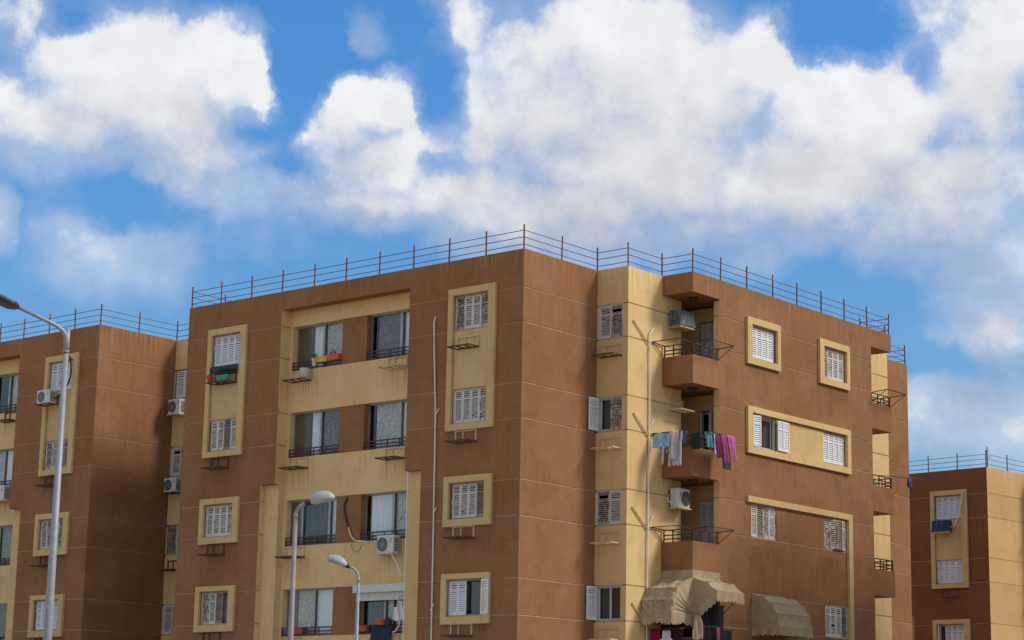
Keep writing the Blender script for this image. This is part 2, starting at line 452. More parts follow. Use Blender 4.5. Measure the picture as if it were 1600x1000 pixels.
def tag(o, label=None, cat=None, group=None, kind=None):
    for k, v in (('label', label), ('category', cat), ('group', group), ('kind', kind)):
        if v:
            o[k] = v
    return o

RZ = {'A': -math.pi / 2, 'B': 0.0, 'C': math.pi / 2, 'D': math.pi}

# ------------------------------------------------------------------ ground
mb = MB()
mb.poly([(-1500, -1500, 0), (1500, -1500, 0), (1500, 1500, 0), (-1500, 1500, 0)])
tag(mb.build('ground', plain('sandy_ground', (.40, .29, .18), .95, var=.2, scale=.4)), kind='structure')
mb = MB()
mb.box(-30, -12, .004, 28, 60, .13)
tag(mb.build('pavement', plain('paving', (.36, .32, .27), .9, var=.15, scale=2.)), kind='structure')
mb = MB()
mb.poly([(-90, -38, .004), (120, -38, .004), (120, -30.2, .004), (-90, -30.2, .004)])
tag(mb.build('road', plain('asphalt', (.055, .055, .056), .9, var=.2, scale=3.)), kind='structure')
mb = MB()
for i in range(28):
    mb.box(-60 + i * 5, -34.17, .008, -57.5 + i * 5, -34.03, .0085)
tag(mb.build('road_marking', plain('road_paint', (.7, .7, .68), .8)), kind='structure')

# ------------------------------------------------------------------ walls
def pt(face, plane, a, d, z):
    if face == 'A': return (plane + d, a, z)
    if face == 'B': return (a, plane + d, z)
    if face == 'C': return (plane - d, a, z)
    return (a, plane - d, z)

def slab(mb, face, plane, ab, zb, fill, d0=0.0, T=.15, skip='', open_=None, back=False, mi=0):
    """extruded cells of a grid; open_(i,j) tells cells whose edge gets no reveal"""
    na, nz = len(ab) - 1, len(zb) - 1
    def filled(i, j):
        return 0 <= i < na and 0 <= j < nz and fill(i, j)
    for i in range(na):
        for j in range(nz):
            if not filled(i, j):
                continue
            a0, a1, z0, z1 = ab[i], ab[i + 1], zb[j], zb[j + 1]
            mb.poly([pt(face, plane, a, d0, z) for a, z in ((a0, z0), (a1, z0), (a1, z1), (a0, z1))], mi)
            if back:
                mb.poly([pt(face, plane, a, d0 + T, z) for a, z in ((a0, z0), (a1, z0), (a1, z1), (a0, z1))], mi)
            for di, dj, key, e in ((-1, 0, 'l', ((a0, z0), (a0, z1))), (1, 0, 'r', ((a1, z0), (a1, z1))),
                                   (0, -1, 'b', ((a0, z0), (a1, z0))), (0, 1, 't', ((a0, z1), (a1, z1)))):
                ii, jj = i + di, j + dj
                if filled(ii, jj):
                    continue
                if not (0 <= ii < na and 0 <= jj < nz):
                    if key in skip:
                        continue
                elif open_ and open_(ii, jj):
                    continue
                (p, q), (r, s_) = e
                mb.poly([pt(face, plane, p, d0, q), pt(face, plane, r, d0, s_), pt(face, plane, r, d0 + T, s_), pt(face, plane, p, d0 + T, q)], mi)

JZ = sorted([15.77 - 3 * k for k in range(6)] + [14.66 - 3 * k for k in range(5)])

def comps(na, nz, fill):
    seen = {}
    out = []
    for i in range(na):
        for j in range(nz):
            if fill(i, j) and (i, j) not in seen:
                st, c = [(i, j)], set()
                seen[(i, j)] = 1
                while st:
                    x, y = st.pop()
                    c.add((x, y))
                    for dx, dy in ((1, 0), (-1, 0), (0, 1), (0, -1)):
                        q = (x + dx, y + dy)
                        if 0 <= q[0] < na and 0 <= q[1] < nz and q not in seen and fill(*q):
                            seen[q] = 1
                            st.append(q)
                out.append(c)
    return out

def wall(par, face, plane, a0, a1, z0, z1, mat, holes=(), T=.15, skip='', gap=.040, back=False, joints=True, name='wall_panel', jmat=None, jin=(.03, .03)):
    """a rendered wall: one panel object per band between the recessed joints. holes: (a0,a1,z0,z1[,'x' = no reveal])"""
    js = [z for z in JZ if z0 + .1 < z < z1 - .1] if joints else []
    ed = [z0] + js + [z1]
    for k in range(len(ed) - 1):
        lo = ed[k] + (gap / 2 if k > 0 else 0)
        hi = ed[k + 1] - (gap / 2 if k < len(ed) - 2 else 0)
        hs = [h for h in holes if h[3] > lo + .001 and h[2] < hi - .001 and h[1] > a0 and h[0] < a1]
        ab = sorted({a0, a1, *[min(max(h[i], a0), a1) for h in hs for i in (0, 1)]})
        zb = sorted({lo, hi, *[h[i] for h in hs for i in (2, 3) if lo < h[i] < hi]})
        def hole(i, j, only=None):
            ca, cz = (ab[i] + ab[i + 1]) / 2, (zb[j] + zb[j + 1]) / 2
            for h in hs:
                if h[0] < ca < h[1] and h[2] < cz < h[3]:
                    if only is None or (len(h) > 4 and h[4] == only):
                        return True
            return False
        for c in comps(len(ab) - 1, len(zb) - 1, lambda i, j: not hole(i, j)):
            mb = MB()
            sk = skip
            if k == len(ed) - 2: sk = sk.replace('T', 't')
            slab(mb, face, plane, ab, zb, lambda i, j: (i, j) in c, 0, T, sk, lambda i, j: hole(i, j, 'x'), back)
            mb.build(name, mat, par)
    for z in js:
        hs = sorted((h[0], h[1]) for h in holes if h[2] < z - .01 and h[3] > z + .01)
        segs, a = [], a0 + jin[0]
        for h0, h1 in hs:
            if h0 > a: segs.append((a, min(h0, a1)))
            a = max(a, h1)
        if a < a1 - jin[1]: segs.append((a, a1 - jin[1]))
        for s0, s1 in segs:
            mb = MB()
            n = max(1, int((s1 - s0) / .35))
            P = [[], []]
            for k in range(n + 1):
                q = s0 + (s1 - s0) * k / n
                P[0].append(pt(face, plane, q, .014 + random.uniform(-.004, .006), z - .03))
                P[1].append(pt(face, plane, q, .014 + random.uniform(-.004, .006), z + .03))
            mb.grid(P)
            mb.build('wall_joint', jmat or (JOINT if mat in (BROWN, DBROWN) else JOINTY), par)

def surround(par, face, plane, o, i, bars=None, d=.10):
    """raised plaster frame; o, i = outer and inner rectangle (a0,a1,z0,z1)"""
    mb = MB()
    ab = [o[0], i[0], i[1], o[1]]
    zb = [o[2], i[2], i[3], o[3]]
    slab(mb, face, plane, ab, zb, bars or (lambda x, y: not (x == 1 and y == 1)), -d, d + .02)
    return mb.build('window_surround', TRIM, par)

# ------------------------------------------------------------------ shutters and windows (module axes: x right, y into the wall, z up)
MESH = {}
def leaf_mesh(w, h, fresh=False):
    var = random.randrange(5)
    key = ('leaf', round(w, 3), round(h, 3), fresh, var)
    if key in MESH: return MESH[key]
    rnd = random.Random(var * 7 + int(w * 1000))
    mb = MB()
    s, t = .05, .034
    g_ = .004
    mb.box(g_, 0, 0, s, t, h, 0); mb.box(w - s, 0, 0, w - g_, t, h, 0)
    zm = h * .70
    for z0, z1 in ((0, .075), (zm - 0.014, zm + .028), (h - .06, h)):
        mb.box(s, .002, z0, w - s, t - .002, z1, 0)
    for za, zb in ((.075, zm - .028), (zm + .028, h - .06)):
        n = max(3, int((zb - za) / .062))
        st = (zb - za) / n
        for k in range(n):
            z = za + (k + .5) * st
            tl = R_(66 + rnd.gauss(0, 1.5 if fresh else 6))
            dy, dz = .028 * math.cos(tl), .028 * math.sin(tl)
            sk = 0 if fresh else rnd.gauss(0, .004)
            if not fresh and rnd.random() < .03:
                if rnd.random() < .5: continue
                sk = rnd.choice((-.03, .03))
            P = [(s, .017 - dy, z - dz - sk), (w - s, .017 - dy, z - dz + sk), (w - s, .017 + dy, z + dz + sk), (s, .017 + dy, z + dz - sk)]
            Q = [(x, y + .006, z_ - .004) for x, y, z_ in P]
            mb.poly(P, 1); mb.poly(Q[::-1], 1)
            mb.poly([P[0], P[1], Q[1], Q[0]], 1)
            mb.poly([P[3], P[2], Q[2], Q[3]], 1)
    MESH[key] = mb.mesh('shutter', [SHUTN if fresh else SHUT, SHUTN if fresh else SLAT])
    return MESH[key]

def frame_mesh(w, h, mat, b=.045, d=.09, key='f'):
    k = (key, round(w, 3), round(h, 3))
    if k in MESH: return MESH[k]
    mb = MB()
    mb.box(0, 0, 0, b, d, h); mb.box(w - b, 0, 0, w, d, h)
    mb.box(b, .002, 0, w - b, d - .002, b); mb.box(b, .002, h - b, w - b, d - .002, h)
    MESH[k] = mb.mesh('window_frame', mat)
    return MESH[k]

def mod_loc(face, plane, a_left, z, d=0.0):
    return pt(face, plane, a_left, d, z)

def shutter_window(par, face, plane, a_left, z, w, h, n=4, leaves=None, sash=False, fresh=(), d=.03, curtain=None):
    """a_left = the jamb on the viewer's left. leaves: {index: (hinge 'L'/'R', angle)} or {index: None} for a missing leaf"""
    win = inst('shuttered_window', frame_mesh(w, h, WOOD), par, mod_loc(face, plane, a_left, z, d), RZ[face])
    b = .045
    lw = (w - 2 * b) / n
    lh = h - 2 * b
    for i in range(n):
        sp = (leaves or {}).get(i, 0)
        if sp is None: continue
        me = leaf_mesh(lw, lh, i in fresh)
        if sp == 0:
            inst('shutter', me, win, (b + i * lw, random.uniform(.006, .014), b), R_(random.uniform(-1.2, 1.2)))
        else:
            x, y, ang = sp
            inst('shutter', me, win, (x, y, b), R_(ang))
    if sash:
        x0, x1 = b, w - b
        mb = MB()
        for xa, xb in ((x0, (x0 + x1) / 2 + .02), ((x0 + x1) / 2 - .02, x1)):
            y = .10 if xa == x0 else .125
            for q in ((xa, xa + .045), (xb - .045, xb)):
                mb.box(q[0], y, b, q[1], y + .03, h - b)
            mb.box(xa + .045, y + .002, b, xb - .045, y + .028, b + .05); mb.box(xa + .045, y + .002, h - b - .05, xb - .045, y + .028, h - b)
        mb.build('sash', WHITEM if sash == 'white' else ALUD, win)
        mb = MB(); mb.box(x0 + .03, .135, b + .03, x1 - .03, .139, h - b - .03)
        mb.build('pane', GLASS, win)
    if curtain:
        cloth_panel(win, b + .02, w - b - .02, .2, b, h - b, curtain)
    return win

def cloth_panel(par, x0, x1, y, z0, z1, mat, amp=.012, name='curtain'):
    mb = MB()
    n = max(6, int((x1 - x0) / .035))
    P = []
    ph = random.uniform(0, 6)
    for zz in (z0, (z0 + z1) / 2, z1):
        P.append([(x0 + (x1 - x0) * k / n, y + amp * math.sin(k * 1.15 + ph) + amp * .5 * math.sin(k * .37 + ph), zz) for k in range(n + 1)])
    mb.grid(P)
    return mb.build(name, mat, par, True)

CURT = {'white': CW, 'lace': LACE, 'laced': LACED, 'brown': BRC}
def sliding_window(par, face, plane, a_left, z, w, h, segs, depth=.2):
    """segs: list of (fraction, what) where what is a curtain key, 'film', 'dark' or '|' for a mullion"""
    win = inst('sliding_window', frame_mesh(w, h, ALU, .045, .07, 'alu'), par, mod_loc(face, plane, a_left, z, depth), RZ[face])
    x = .045
    tot = sum(s[0] for s in segs)
    W_ = w - .09
    run0 = x
    for fr, what in segs:
        x1 = x + W_ * fr / tot
        if what == '|':
            mb = MB(); mb.box(x, -.012, .047, x1, .05, h - .047)
            mb.build('mullion', ALU, win)
            mb = MB(); mb.box(x1, -.004, .05, x1 + .045, .045, h - .05)
            mb.build('mullion', ALUD, win)
        else:
            mb = MB(); mb.box(x + .003, .03, .05, x1 - .003, .036, h - .05)
            mb.build('pane', FILM if what == 'film' else GLASS, win)
            if what in CURT:
                cloth_panel(win, x - .01, x1 + .01, .075, .05, h - .05, CURT[what], .016 if what == 'white' else .008)
        x = x1
    return win

def window_rail(par, face, plane, a_left, z, w):
    k = ('wr', round(w, 2))
    if k not in MESH:
        mb = MB()
        for zz in (.03, .135, .255):
            mb.box(0, -.012, zz, w, 0.014, zz + .042)
        n = 4
        for i in range(n + 1):
            xx = .01 + (w - .05) * i / n
            mb.box(xx, .0, 0, xx + .03, .024, .28)
        MESH[k] = mb.mesh('window_railing', RAILB)
    return inst('window_railing', MESH[k], par, mod_loc(face, plane, a_left, z), RZ[face])

def ac_bracket(par, face, plane, a_left, z, w=.92, kind=0):
    k = ('brk', kind, round(w, 2))
    if k not in MESH:
        mb = MB()
        h, d, t = .36, .48, .042
        c = 0 if kind != 1 else 1
        mb.bar((t, -.02, 0), (t, -.02, h), t, c); mb.bar((w - t, -.02, 0), (w - t, -.02, h), t, c)
        mb.bar((0, -.021, h), (w, -.021, h), t, c)
        mb.bar((w * .38, -.02, .02), (w * .38, -.02, h * .97), t * .8, c)
        e = 1 if kind == 2 else 0
        mb.bar((0, -.022, 0), (w, -.022, 0), t, e)
        for xx in (t * .5, w * .36, w * .7, w - t * .5):
            mb.bar((xx, 0, -.003), (xx, -d, -.003), t * .9, e)
        mb.bar((0, -d, 0), (w, -d, 0), t, e)
        MESH[k] = mb.mesh('air_conditioner_bracket', [CREAM, RUST] if kind != 3 else [RUST, RUST])
        MESH[k].materials[0] = RUST if kind in (3,) else CREAM
    o = inst('air_conditioner_bracket', MESH[k], par, mod_loc(face, plane, a_left, z), RZ[face])
    return o

OUT = [(0, 15.6), (0, 0), (3.75, 0), (3.75, -1.25), (5.6, -1.25), (5.6, -2.47), (18.28, -2.47), (18.28, -1.25), (20.12, -1.25), (20.12, 0), (23.87, 0), (23.87, 15.6)]
ZR = 16.98

def roof_railing(par):
    ins = .055
    # inset outline
    n = len(OUT)
    P = []
    for i in range(n):
        p0, p1, p2 = Vector((*OUT[i - 1], 0)), Vector((*OUT[i], 0)), Vector((*OUT[(i + 1) % n], 0))
        d1, d2 = (p1 - p0).normalized(), (p2 - p1).normalized()
        n1, n2 = Vector((-d1.y, d1.x, 0)), Vector((-d2.y, d2.x, 0))
        P.append(p1 + (n1 + n2) * ins)
    root = None
    hs = (.16, .385, .605)
    pm = MB(); pm.tube([(0, 0, -.02), (0, 0, .79)], .027, 6)
    pmesh = pm.mesh('railing_post', ROOFR)
    for lev, h in enumerate(hs):
        for i in range(n):
            a, b = P[i], P[(i + 1) % n]
            mb = MB()
            m_ = (a + b) / 2
            sag = random.uniform(-.012, .004)
            mb.tube([(a.x, a.y, ZR + h), (m_.x, m_.y, ZR + h + sag), (b.x, b.y, ZR + h)], .0125, 5)
            if root is None:
                root = mb.build('roof_railing', ROOFR, par)
            else:
                mb.build('railing_bar', ROOFR, root)
    for i in range(n):
        a, b = P[i], P[(i + 1) % n]
        k = max(1, round((b - a).length / 1.55))
        for j in range(k):
            p = a + (b - a) * (j / k + (random.uniform(-.02, .02) if j else 0) / k)
            o = inst('railing_post', pmesh, root, (p.x, p.y, ZR))
            o.rotation_euler = (R_(random.uniform(-1.2, 1.2)), R_(random.uniform(-1.2, 1.2)), random.random())

def balcony_rail(par, face, plane, a0, a1, z, rack=True, h=.38):
    """three rails on a balcony parapet, with an outward clothes frame"""
    mb = MB()
    L = abs(a1 - a0)
    al = max(a0, a1) if face == 'A' else min(a0, a1)
    for zz in (.10, .22, h):
        mb.bar((0, .05, zz), (L, .05, zz), .034)
    for i in range(4):
        x = .02 + (L - .04) * i / 3
        mb.bar((x, .05, 0), (x, .05, h), .034)
    o = mb.build('balcony_railing', RAILB, par)
    o.location = mod_loc(face, plane, al, z); o.rotation_euler = (0, 0, RZ[face])
    if rack:
        mb = MB()
        d, e = .60, .05
        mb.bar((0, .03, h), (0, -d, h + e), .026); mb.bar((L, .03, h), (L, -d, h + e), .026)
        mb.bar((0, -d, h + e), (L, -d, h + e), .026)
        for x in (0, L):
            mb.bar((x, -d, h + e), (x, .03, .02), .018)
        for k in (1, 2, 3):
            q = k / 4
            mb.tube([(0, .03 - (d + .03) * q, h + e * q), (L / 2, .03 - (d + .03) * q, h + e * q - .015), (L, .03 - (d + .03) * q, h + e * q)], .004, 4)
        r = mb.build('drying_rack', RAILB, o)
    return o

def apartment(loc, rz, label, spec):
    b = empty('apartment_building', loc, rz)
    tag(b, label, 'apartment block')
    B0M = spec.get('b0', globals()['BROWN'])
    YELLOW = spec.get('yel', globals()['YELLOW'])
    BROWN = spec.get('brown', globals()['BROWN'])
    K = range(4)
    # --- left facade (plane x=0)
    wins = [(1.38, 2.82), (12.78, 14.22)]
    holes = [(4.8, 10.8, 0, 16.34, 'x'), (4.1, 4.8, 0, 10.33, 'x'), (10.8, 11.5, 0, 10.33, 'x')]
    for a0, a1 in wins:
        for k in K:
            holes.append((a0, a1, 14.66 - 3 * k, 15.77 - 3 * k))
        holes.append((a0, a1, 12.77, 14.66, 'x'))
    wall(b, 'A', 0, 0, 15.6, 0, ZR, BROWN, holes, skip='lrtb')
    for a0, a1 in wins:
        wall(b, 'A', 0, a0, a1, 12.77 + .018, 14.66 - .018, TRIM, joints=False, skip='lr', name='infill_panel')
        surround(b, 'A', 0, (a0 - .31, a1 + .22, 11.45, 16.02), (a0 - .02, a1 + .02, 11.65, 15.80))
        surround(b, 'A', 0, (a0 - .31, a1 + .22, 8.43, 10.0), (a0 - .02, a1 + .02, 8.65, 9.80))
        surround(b, 'A', 0, (a0 - .31, a1 + .22, 5.42, 6.97), (a0 - .02, a1 + .02, 5.65, 6.80))
    # recess between the bays
    rh = []
    RA, RB = (8.27, 10.65), (4.95, 7.13)
    for k in K:
        for q in (RA, RB):
            rh.append((q[0], q[1], 14.23 - 3 * k, 15.79 - 3 * k))
        rh.append((RB[1], RA[0], 14.23 - 3 * k, 15.79 - 3 * k, 'x'))
    wall(b, 'A', .45, 4.8, 10.8, 0, 16.34, YELLOW, rh, T=.2, skip='lrtb', joints=False, name='recess_wall')
    for k in K:
        wall(b, 'A', .445, RB[1], RA[0], 14.23 - 3 * k, 15.79 - 3 * k, BROWN, joints=False, T=.2, skip='tb', name='pier_panel')
    wall(b, 'B', 10.8, 0, .45, 10.33, 16.34, YELLOW, skip='lrtb', jin=(.03, 0))
    wall(b, 'B', 10.8, .2, .45, 0, 10.33, YELLOW, skip='lrtb', joints=False)
    wall(b, 'B', 11.5, 0, .2, 0, 10.33, YELLOW, skip='lrtb', jin=(.03, 0))
    wall(b, 'A', .2, 10.8, 11.5, 0, 10.33, YELLOW, skip='lrtb', joints=False)
    wall(b, 'A', .2, 4.1, 4.8, 0, 10.33, YELLOW, skip='lrtb', joints=False)
    wall(b, 'D', 4.8, 0, .45, 10.33, 16.34, YELLOW, skip='lrtb', joints=False)
    wall(b, 'D', 4.8, .2, .45, 0, 10.33, YELLOW, skip='lrtb', joints=False)
    wall(b, 'D', 4.1, 0, .2, 0, 10.33, YELLOW, skip='lrtb', joints=False)
    mb = MB()
    mb.poly([(0, 4.8, 16.34), (.45, 4.8, 16.34), (.45, 10.8, 16.34), (0, 10.8, 16.34)])
    mb.build('soffit', BROWN, b)
    for a0, a1 in ((4.1, 4.8), (10.8, 11.5)):
        mb = MB()
        mb.poly([(0, a0, 10.33), (.2, a0, 10.33), (.2, a1, 10.33), (0, a1, 10.33)])
        mb.build('soffit', BROWN, b)
    # --- right side: corner block, yellow bay, balcony facade
    wall(b, 'B', 0, 0, 3.75, 0, ZR, B0M, gap=.042, skip='lrtb')
    yh = [(-1.055, -.035, 14.66 - 3 * k, 15.80 - 3 * k) for k in K]
    wall(b, 'A', 3.75, -1.25, 0, 0, ZR, YELLOW, yh, skip='lrtb')
    wall(b, 'B', -1.25, 3.75, 6.67, 0, ZR, YELLOW, gap=.042, skip='lrtb')
    # side wall of the near loggia with its door, and of the far one
    dh = [(-1.74, -1.10, 13.45 - 3 * k, 15.82 - 3 * k) for k in range(5)]
    wall(b, 'A', 7.9, -2.25, -.3, 0, ZR - .7, YELLOW, dh, skip='lrtb', joints=False)
    wall(b, 'C', 6.67, -1.25, -.3, 0, ZR - .7, YELLOW, skip='lrtb', joints=False)
    wall(b, 'B', -.3, 6.67, 7.9, 0, ZR - .7, YELLOW, skip='lrtb', joints=False)
    wall(b, 'A', 7.1, -2.47, -2.25, 0, ZR - .7, YELLOW, skip='lrtb', name='loggia_pier')
    wall(b, 'D', -2.25, 7.1, 7.9, 0, ZR - .7, YELLOW, skip='lrtb', joints=False)
    wall(b, 'C', 16.83, -2.47, -1.25, 0, ZR - .7, YELLOW, skip='lrtb')
    bh = []
    for k in range(5):
        for q in ((5.6, 7.1), (16.83, 18.28)):
            bh.append((q[0], q[1], 14.25 - 3 * k, 16.32 - 3 * k, 'x'))
    for k in K:
        for q in ((8.94, 10.45), (13.48, 14.97)):
            if not (k == 3 and q[0] < 10):
                bh.append((q[0], q[1], 14.66 - 3 * k, 15.77 - 3 * k))
    bh.append((10.45, 13.48, 11.66, 12.77, 'x'))
    wall(b, 'B', -2.47, 5.6, 18.28, 0, ZR, BROWN, bh, skip='lrtb', back=True)
    wall(b, 'B', -2.47, 10.45, 13.48, 11.66 + .018, 12.77 - .018, TRIM, joints=False, skip='lr', name='infill_panel')
    for pl, f in ((5.6, 'A'), (18.28, 'C')):
        for k in range(-1, 5):
            mb = MB()
            z0, z1 = 13.32 - 3 * k, (14.248 - 3 * k if k >= 0 else ZR)
            slab(mb, f, pl, [-2.47, -1.25], [z0, z1], lambda i, j: True, 0, .15, 'lrb', back=True)
            mb.build('balcony_parapet', BROWN, b)
    for x0, x1 in ((5.602, 7.098), (16.832, 18.278)):
        for k in range(-1, 5):
            mb = MB(); mb.box(x0, -2.468, 13.322 - 3 * k, x1, -1.252, 13.44 - 3 * k)
            mb.build('balcony_floor', BROWN, b)
            if x0 < 10:
                mb = MB(); mb.box(6.672, -2.248, 13.326 - 3 * k, 7.898, -.302, 13.436 - 3 * k)
                mb.build('loggia_floor', BROWN, b)
            if k < 4 and x0 < 10:
                mb = MB()
                z = 13.322 - 3 * k
                cx, cy = 6.4, -1.9
                mb.tube([(cx, cy, z), (cx, cy, z - .05)], .16, 12)
                mb.tube([(cx, cy, z - .05), (cx, cy, z - .10), (cx, cy, z - .13)], [.14, .12, .05], 12)
                mb.build('ceiling_lamp', BLACKM, b, True)
    wall(b, 'B', -1.25, 16.83, 20.12, 0, ZR, YELLOW, gap=.042, skip='lrtb')
    wall(b, 'C', 20.12, -1.25, 0, 0, ZR, YELLOW, skip='lrtb')
    wall(b, 'B', 0, 20.12, 23.87, 0, ZR, BROWN, gap=.042, skip='lrtb')
    wall(b, 'C', 23.87, 0, 15.6, 0, ZR, BROWN, skip='lrtb', joints=False)
    wall(b, 'D', 15.6, 0, 23.87, 0, ZR, BROWN, skip='lrtb', joints=False)
    mb = MB(); mb.poly([(x, y, ZR - .012) for x, y in OUT]); mb.build('roof', PLASTER, b)
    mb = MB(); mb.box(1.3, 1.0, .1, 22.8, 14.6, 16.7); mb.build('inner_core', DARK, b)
    # raised trim on the balcony facade
    for q in ((8.94, 10.45), (13.48, 14.97)):
        surround(b, 'B', -2.47, (q[0] - .30, q[1] + .21, 14.43, 16.02), (q[0] - .02, q[1] + .02, 14.65, 15.80))
    surround(b, 'B', -2.47, (8.64, 15.18, 11.43, 13.0), (8.92, 14.96, 11.65, 12.80))
    surround(b, 'B', -2.47, (8.64, 15.22, .2, 10.0), (8.7, 14.96, .3, 9.80), lambda x, y: y == 2 or x == 2)
    roof_railing(b)
    return b

BLK = apartment((0, 0, 0), 0, 'large brown and yellow apartment block in the middle with hanging laundry and awnings', {})
BL2 = apartment((-.03, 20.6, 0), 0, 'brown apartment block at left, behind the tall street lamp', {})
B3Z = -2.0
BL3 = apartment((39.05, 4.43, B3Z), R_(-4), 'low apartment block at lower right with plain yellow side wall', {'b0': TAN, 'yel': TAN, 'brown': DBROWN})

# ------------------------------------------------------------------ windows of the middle block
SW, SL, WR, BR = shutter_window, sliding_window, window_rail, ac_bracket
for k in range(4):
    z = 14.66 - 3 * k
    # right bay of the left facade
    if k == 3:
        SW(BLK, 'A', 0, 2.82, z, 1.44, 1.14, leaves={2: None, 3: (1.42, -.125, -8)}, sash=True, fresh=(0, 1, 3), curtain=BRC)
    else:
        SW(BLK, 'A', 0, 2.82, z, 1.44, 1.14)
    # left bay
    if k == 3:
        SW(BLK, 'A', 0, 14.22, z, 1.44, 1.14, leaves={3: None}, curtain=PINKC)
    else:
        SW(BLK, 'A', 0, 14.22, z, 1.44, 1.14, fresh=(0, 1, 2, 3) if k == 0 else ())
    # yellow bay
    if k == 1:
        SW(BLK, 'A', 3.75, -.035, z, 1.02, 1.14, 2, leaves={0: (.03, -.03, -92)}, sash='white', fresh=(0,), curtain=BRC)
    elif k == 3:
        SW(BLK, 'A', 3.75, -.035, z, 1.02, 1.14, 2, leaves={0: (.03, -.03, -92), 1: None}, sash='white', fresh=(0,), curtain=BRC)
    else:
        SW(BLK, 'A', 3.75, -.035, z, 1.02, 1.14, 2)
    # balcony facade
    if k == 1:
        SW(BLK, 'B', -2.47, 8.94, z, 1.51, 1.11, leaves={0: (.04, -.10, -16), 1: None, 2: (1.50, -.125, -2), 3: (1.87, -.125, 1)}, sash='white', fresh=(0, 2, 3), curtain=BRC)
    elif k < 3:
        SW(BLK, 'B', -2.47, 8.94, z, 1.51, 1.11, fresh=(0, 1, 2, 3) if k == 0 else ())
    if k == 2:
        SW(BLK, 'B', -2.47, 13.48, z, 1.51, 1.11, leaves={1: (.40, .0, -20), 2: (.735, -.125, 4), 3: (1.085, -.10, 15)})
    else:
        SW(BLK, 'B', -2.47, 13.48, z, 1.49, 1.11, fresh=(0, 1, 2, 3) if k == 1 else ())
    # loggia door
    if k == 1:
        SW(BLK, 'A', 7.9, -1.10, 13.45 - 3 * k, .64, 2.36, 2, leaves={0: (.02, -.02, -48), 1: (.62, -.04, -86)}, sash='white', fresh=(0, 1))
    else:
        SW(BLK, 'A', 7.9, -1.10, 13.45 - 3 * k, .64, 2.36, 2, fresh=(0, 1))
AW = [
    [(.33, 'film'), (.20, 'white'), (.035, '|'), (.43, 'lace')],
    [(.33, 'film'), (.20, 'white'), (.035, '|'), (.43, 'laced')],
    [(.22, 'film'), (.035, '|'), (.52, 'brown'), (.04, '|'), (.18, 'white')],
    [(.20, 'brown'), (.33, 'lace'), (.045, '|'), (.42, 'white')],
]
BW = [
    [(.12, 'dark'), (.50, 'laced'), (.05, '|'), (.33, 'white')],
    [(.14, 'dark'), (.50, 'lace'), (.06, '|'), (.30, 'white')],
    [(.08, 'dark'), (.48, 'white'), (.05, '|'), (.39, 'lace')],
    [(.10, 'dark'), (.36, 'brown'), (.03, '|'), (.13, 'lace'), (.04, '|'), (.34, 'white')],
]
for k in range(4):
    z = 14.23 - 3 * k
    SL(BLK, 'A', .45, 10.65, z, 2.38, 1.56, AW[k])
    SL(BLK, 'A', .45, 7.13, z, 2.18, 1.56, BW[k])
    WR(BLK, 'A', .45, 10.65, z, 2.38)
    WR(BLK, 'A', .45, 7.13, z, 2.18)
# roller shutter box over the lowest right recess window
mb = MB()
mb.box(0, -.12, 0, 2.3, .12, .25)
mb.box(.05, .0, -.26, 2.25, .03, 0)
for i in range(5):
    mb.box(.05, -.006, -.25 + i * .05, 2.25, .0, -.212 + i * .05)
o = mb.build('roller_shutter', WHITEM, BLK)
o.location = (.45, 7.27, 6.56); o.rotation_euler = (0, 0, RZ['A'])

# cooler brackets
for k in range(4):
    zb = 14.06 - 3 * k
    BR(BLK, 'A', 0, 2.68, zb, .92, 2)
    if k: BR(BLK, 'A', 0, 14.05, zb - .02, .92, 3)
    BR(BLK, 'A', .45, 10.62, zb - .22, .95, 2)
    if k != 2: BR(BLK, 'A', .45, 6.12, zb - .22, .92, 2 if k else 0)
    BR(BLK, 'A', 3.75, -.18, zb + .02, .86, 0 if k else 2)
BR(BLK, 'B', -1.25, 5.95, 12.60, .80, 0)

# white drain pipes with their short branches
mb = MB()
mb.tube([(-.05, 3.60, 15.22), (-.05, 3.66, 15.05), (-.05, 3.62, 14.0), (-.05, 3.50, 12.2), (-.05, 3.46, 9.0), (-.05, 3.42, 5.0), (-.05, 3.40, .1)], .026, 8)
for z in (12.1, 8.95, 5.95):
    mb.tube([(-.055, 3.48, z - .08), (-.065, 3.34, z + .12)], .022, 6)
mb.build('drain_pipe', PIPE, BLK, True)
mb = MB()
mb.tube([(5.04, -1.31, 15.13), (4.84, -1.31, 14.92), (4.85, -1.31, 12.5), (4.80, -1.31, 9.0), (4.76, -1.31, 5.0), (4.75, -1.31, .1)], .026, 8)
for z in (11.88, 8.80):
    mb.tube([(4.83, -1.31, z - .02), (5.08, -1.32, z + .25)], .020, 6)
mb.build('drain_pipe', PIPE, BLK, True)
for k in range(4):
    z = 14.58 - 3.0 * k
    mb = MB(); mb.tube([(4.78, -1.30, z), (3.98 + .04 * (k % 2), -1.29, z + .66)], .024, 6)
    mb.build('pipe_branch', CREAM, BLK, True)
mb = MB(); mb.tube([(.0, 4.66, 10.3), (-.0, 4.66, 5), (0, 4.64, .1)], .022, 6)
mb.build('drain_pipe', PIPE, BLK, True)

